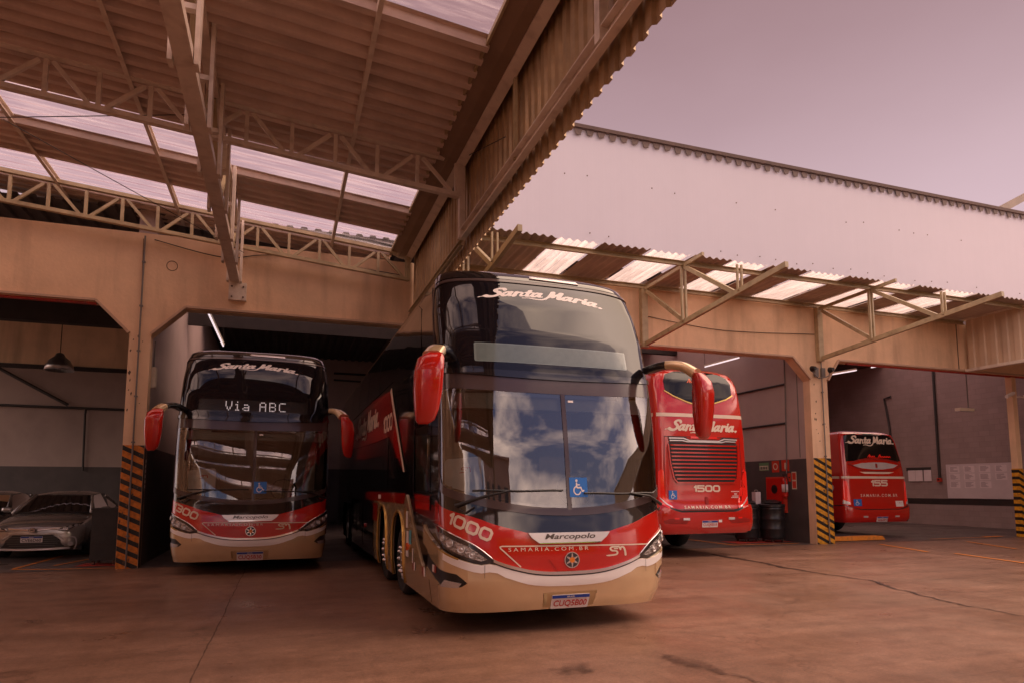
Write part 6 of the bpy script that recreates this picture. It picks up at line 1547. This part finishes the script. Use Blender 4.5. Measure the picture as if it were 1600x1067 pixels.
# ------------------------------------------------------------------ light and camera
SUN_EL, SUN_AZ = 52, 96      # degrees; azimuth measured from +Y towards +X
def light():
    w = bpy.data.worlds.new('World'); SC.world = w; w.use_nodes = True; nt = w.node_tree; N = nt.nodes; L = nt.links
    bg = N['Background']; out = N['World Output']
    sky = N.new('ShaderNodeTexSky'); sky.sky_type = 'NISHITA'; sky.sun_disc = False; sky.sun_elevation = R(SUN_EL); sky.sun_rotation = R(SUN_AZ); sky.dust_density = 4; sky.air_density = 1.2; sky.ozone_density = 1
    tc = N.new('ShaderNodeTexCoord')
    tint = N.new('ShaderNodeMix'); tint.data_type = 'RGBA'; tint.blend_type = 'MULTIPLY'; tint.inputs[0].default_value = 1; L.new(sky.outputs[0], tint.inputs[6]); tint.inputs[7].default_value = (*SKY_TINT, 1)
    # cloud cover: thick pinkish haze ahead, broken cumulus behind
    mp = N.new('ShaderNodeMapping'); mp.inputs['Scale'].default_value = (1, 1, 2.2); L.new(tc.outputs['Generated'], mp.inputs[0])
    nz = N.new('ShaderNodeTexNoise'); nz.inputs['Scale'].default_value = 2.3; nz.inputs['Detail'].default_value = 9; nz.inputs['Roughness'].default_value = .58; L.new(mp.outputs[0], nz.inputs['Vector'])
    cr = N.new('ShaderNodeValToRGB'); cr.color_ramp.elements[0].position = .46; cr.color_ramp.elements[1].position = .62; L.new(nz.outputs['Fac'], cr.inputs[0])
    dt = N.new('ShaderNodeVectorMath'); dt.operation = 'DOT_PRODUCT'; L.new(tc.outputs['Generated'], dt.inputs[0]); dt.inputs[1].default_value = (.33, .94, .1)
    mr = N.new('ShaderNodeMapRange'); mr.inputs['From Min'].default_value = -.1; mr.inputs['From Max'].default_value = .45; L.new(dt.outputs['Value'], mr.inputs['Value'])
    mx = N.new('ShaderNodeMath'); mx.operation = 'MAXIMUM'; L.new(cr.outputs[0], mx.inputs[0]); L.new(mr.outputs[0], mx.inputs[1])
    mix = N.new('ShaderNodeMix'); mix.data_type = 'RGBA'; L.new(mx.outputs[0], mix.inputs[0]); L.new(tint.outputs[2], mix.inputs[6])
    # haze ahead: paler low down, duller overhead
    sz = N.new('ShaderNodeSeparateXYZ'); L.new(tc.outputs['Generated'], sz.inputs[0])
    hz = N.new('ShaderNodeMapRange'); hz.interpolation_type = 'SMOOTHSTEP'; hz.inputs['From Min'].default_value = .28; hz.inputs['From Max'].default_value = .66; hz.inputs['To Min'].default_value = 0; L.new(sz.outputs[2], hz.inputs['Value'])
    n2 = N.new('ShaderNodeTexNoise'); n2.inputs['Scale'].default_value = 1.6; n2.inputs['Detail'].default_value = 7; L.new(mp.outputs[0], n2.inputs['Vector'])
    ad = N.new('ShaderNodeMath'); ad.operation = 'MULTIPLY_ADD'; ad.use_clamp = True; ad.inputs[1].default_value = .5; L.new(n2.outputs['Fac'], ad.inputs[0])
    sb = N.new('ShaderNodeMath'); sb.operation = 'SUBTRACT'; sb.inputs[1].default_value = .25; L.new(hz.outputs[0], sb.inputs[0]); L.new(sb.outputs[0], ad.inputs[2])
    hm = N.new('ShaderNodeMix'); hm.data_type = 'RGBA'; L.new(ad.outputs[0], hm.inputs[0]); hm.inputs[6].default_value = (*HAZE_LOW, 1); hm.inputs[7].default_value = (*HAZE, 1)
    cl = N.new('ShaderNodeMix'); cl.data_type = 'RGBA'; L.new(mr.outputs[0], cl.inputs[0]); L.new(hm.outputs[2], cl.inputs[7])
    # bright cloud bank added to the right to light the coach front
    d2 = N.new('ShaderNodeVectorMath'); d2.operation = 'DOT_PRODUCT'; L.new(tc.outputs['Generated'], d2.inputs[0]); d2.inputs[1].default_value = (.83, -.12, .55)
    bw = N.new('ShaderNodeMath'); bw.operation = 'MULTIPLY_ADD'; bw.inputs[1].default_value = .5; L.new(n2.outputs['Fac'], bw.inputs[0]); L.new(d2.outputs['Value'], bw.inputs[2])
    bk = N.new('ShaderNodeMapRange'); bk.interpolation_type = 'SMOOTHSTEP'; bk.inputs['From Min'].default_value = 1.02; bk.inputs['From Max'].default_value = 1.2; L.new(bw.outputs[0], bk.inputs['Value'])
    cb = N.new('ShaderNodeMix'); cb.data_type = 'RGBA'; L.new(bk.outputs[0], cb.inputs[0]); cb.inputs[6].default_value = (*CLOUD, 1); cb.inputs[7].default_value = (*BANK, 1); L.new(cb.outputs[2], cl.inputs[6])
    m3 = N.new('ShaderNodeMath'); m3.operation = 'MAXIMUM'; L.new(mx.outputs[0], m3.inputs[0]); L.new(bk.outputs[0], m3.inputs[1]); L.new(m3.outputs[0], mix.inputs[0])
    L.new(cl.outputs[2], mix.inputs[7]); L.new(mix.outputs[2], bg.inputs[0]); bg.inputs[1].default_value = SKY_STRENGTH
    s = bpy.data.lights.new('sun', 'SUN'); s.energy = SUN_E; s.angle = R(SUN_ANGLE); s.color = (1, .72, .5)
    so = bpy.data.objects.new('sun', s); COL.objects.link(so)
    d = Vector((math.cos(R(SUN_EL)) * math.sin(R(SUN_AZ)), math.cos(R(SUN_EL)) * math.cos(R(SUN_AZ)), math.sin(R(SUN_EL))))
    so.rotation_euler = d.to_track_quat('Z', 'Y').to_euler(); so.location = d * 40
    cam = bpy.data.cameras.new('camera'); co = bpy.data.objects.new('camera', cam); COL.objects.link(co); SC.camera = co
    co.location = (0, 0, 1.53); co.rotation_euler = (R(90 + 5.98), 0, R(-19.16)); cam.sensor_width = 36; cam.lens = 23.13; cam.shift_y = .0755; cam.clip_end = 500; cam.clip_start = .05
    v = SC.view_settings; SC.display_settings.display_device = 'sRGB'; v.view_transform = 'Standard'; v.look = 'None'; v.gamma = 1; v.exposure = EXPOSURE; v.use_curve_mapping = False
    SC.cycles.max_bounces = 10; SC.cycles.transparent_max_bounces = 16; SC.cycles.use_denoising = True

SKY_STRENGTH = .1; SKY_TINT = (.62, .50, .62); CLOUD = (17.0, 12.0, 9.8); HAZE = (2.15, 1.31, 1.42); HAZE_LOW = (4.1, 2.95, 3.25); BANK = (25, 18, 15); SUN_E = 1.3; SUN_ANGLE = 60; EXPOSURE = .75
def main():
    palette(); setting(); pipes(); hall(); canopy()
    coach_front('1000', 'CUQ5B00', 'front double decker numbered 1000, black glass over red and champagne nose', 2.965, 6.62)
    coach_front('1300', 'CUQ5B30', 'double decker numbered 1300 waiting in the left portal', -.52, 12.85, dest='Via ABC', length=14.2)
    coach_rear('double', '1500', 'CUQ5B18', 'tall red double decker seen from behind, numbered 1500', 8.99, 12.55, 14.)
    coach_rear('single', '155', 'CUQ5B15', 'lower red single decker seen from behind, numbered 155', 17.73, 15.85, 12.)
    car('grey saloon parked nose out beside the black cabinet', -5.02, 16.9, 'car_paint', 'CVE6D60')
    car('darker grey car at the left picture edge', -7.15, 18.3, 'car_paint_dark', 'CVE6D61')
    loose(); behind(); light()
main()
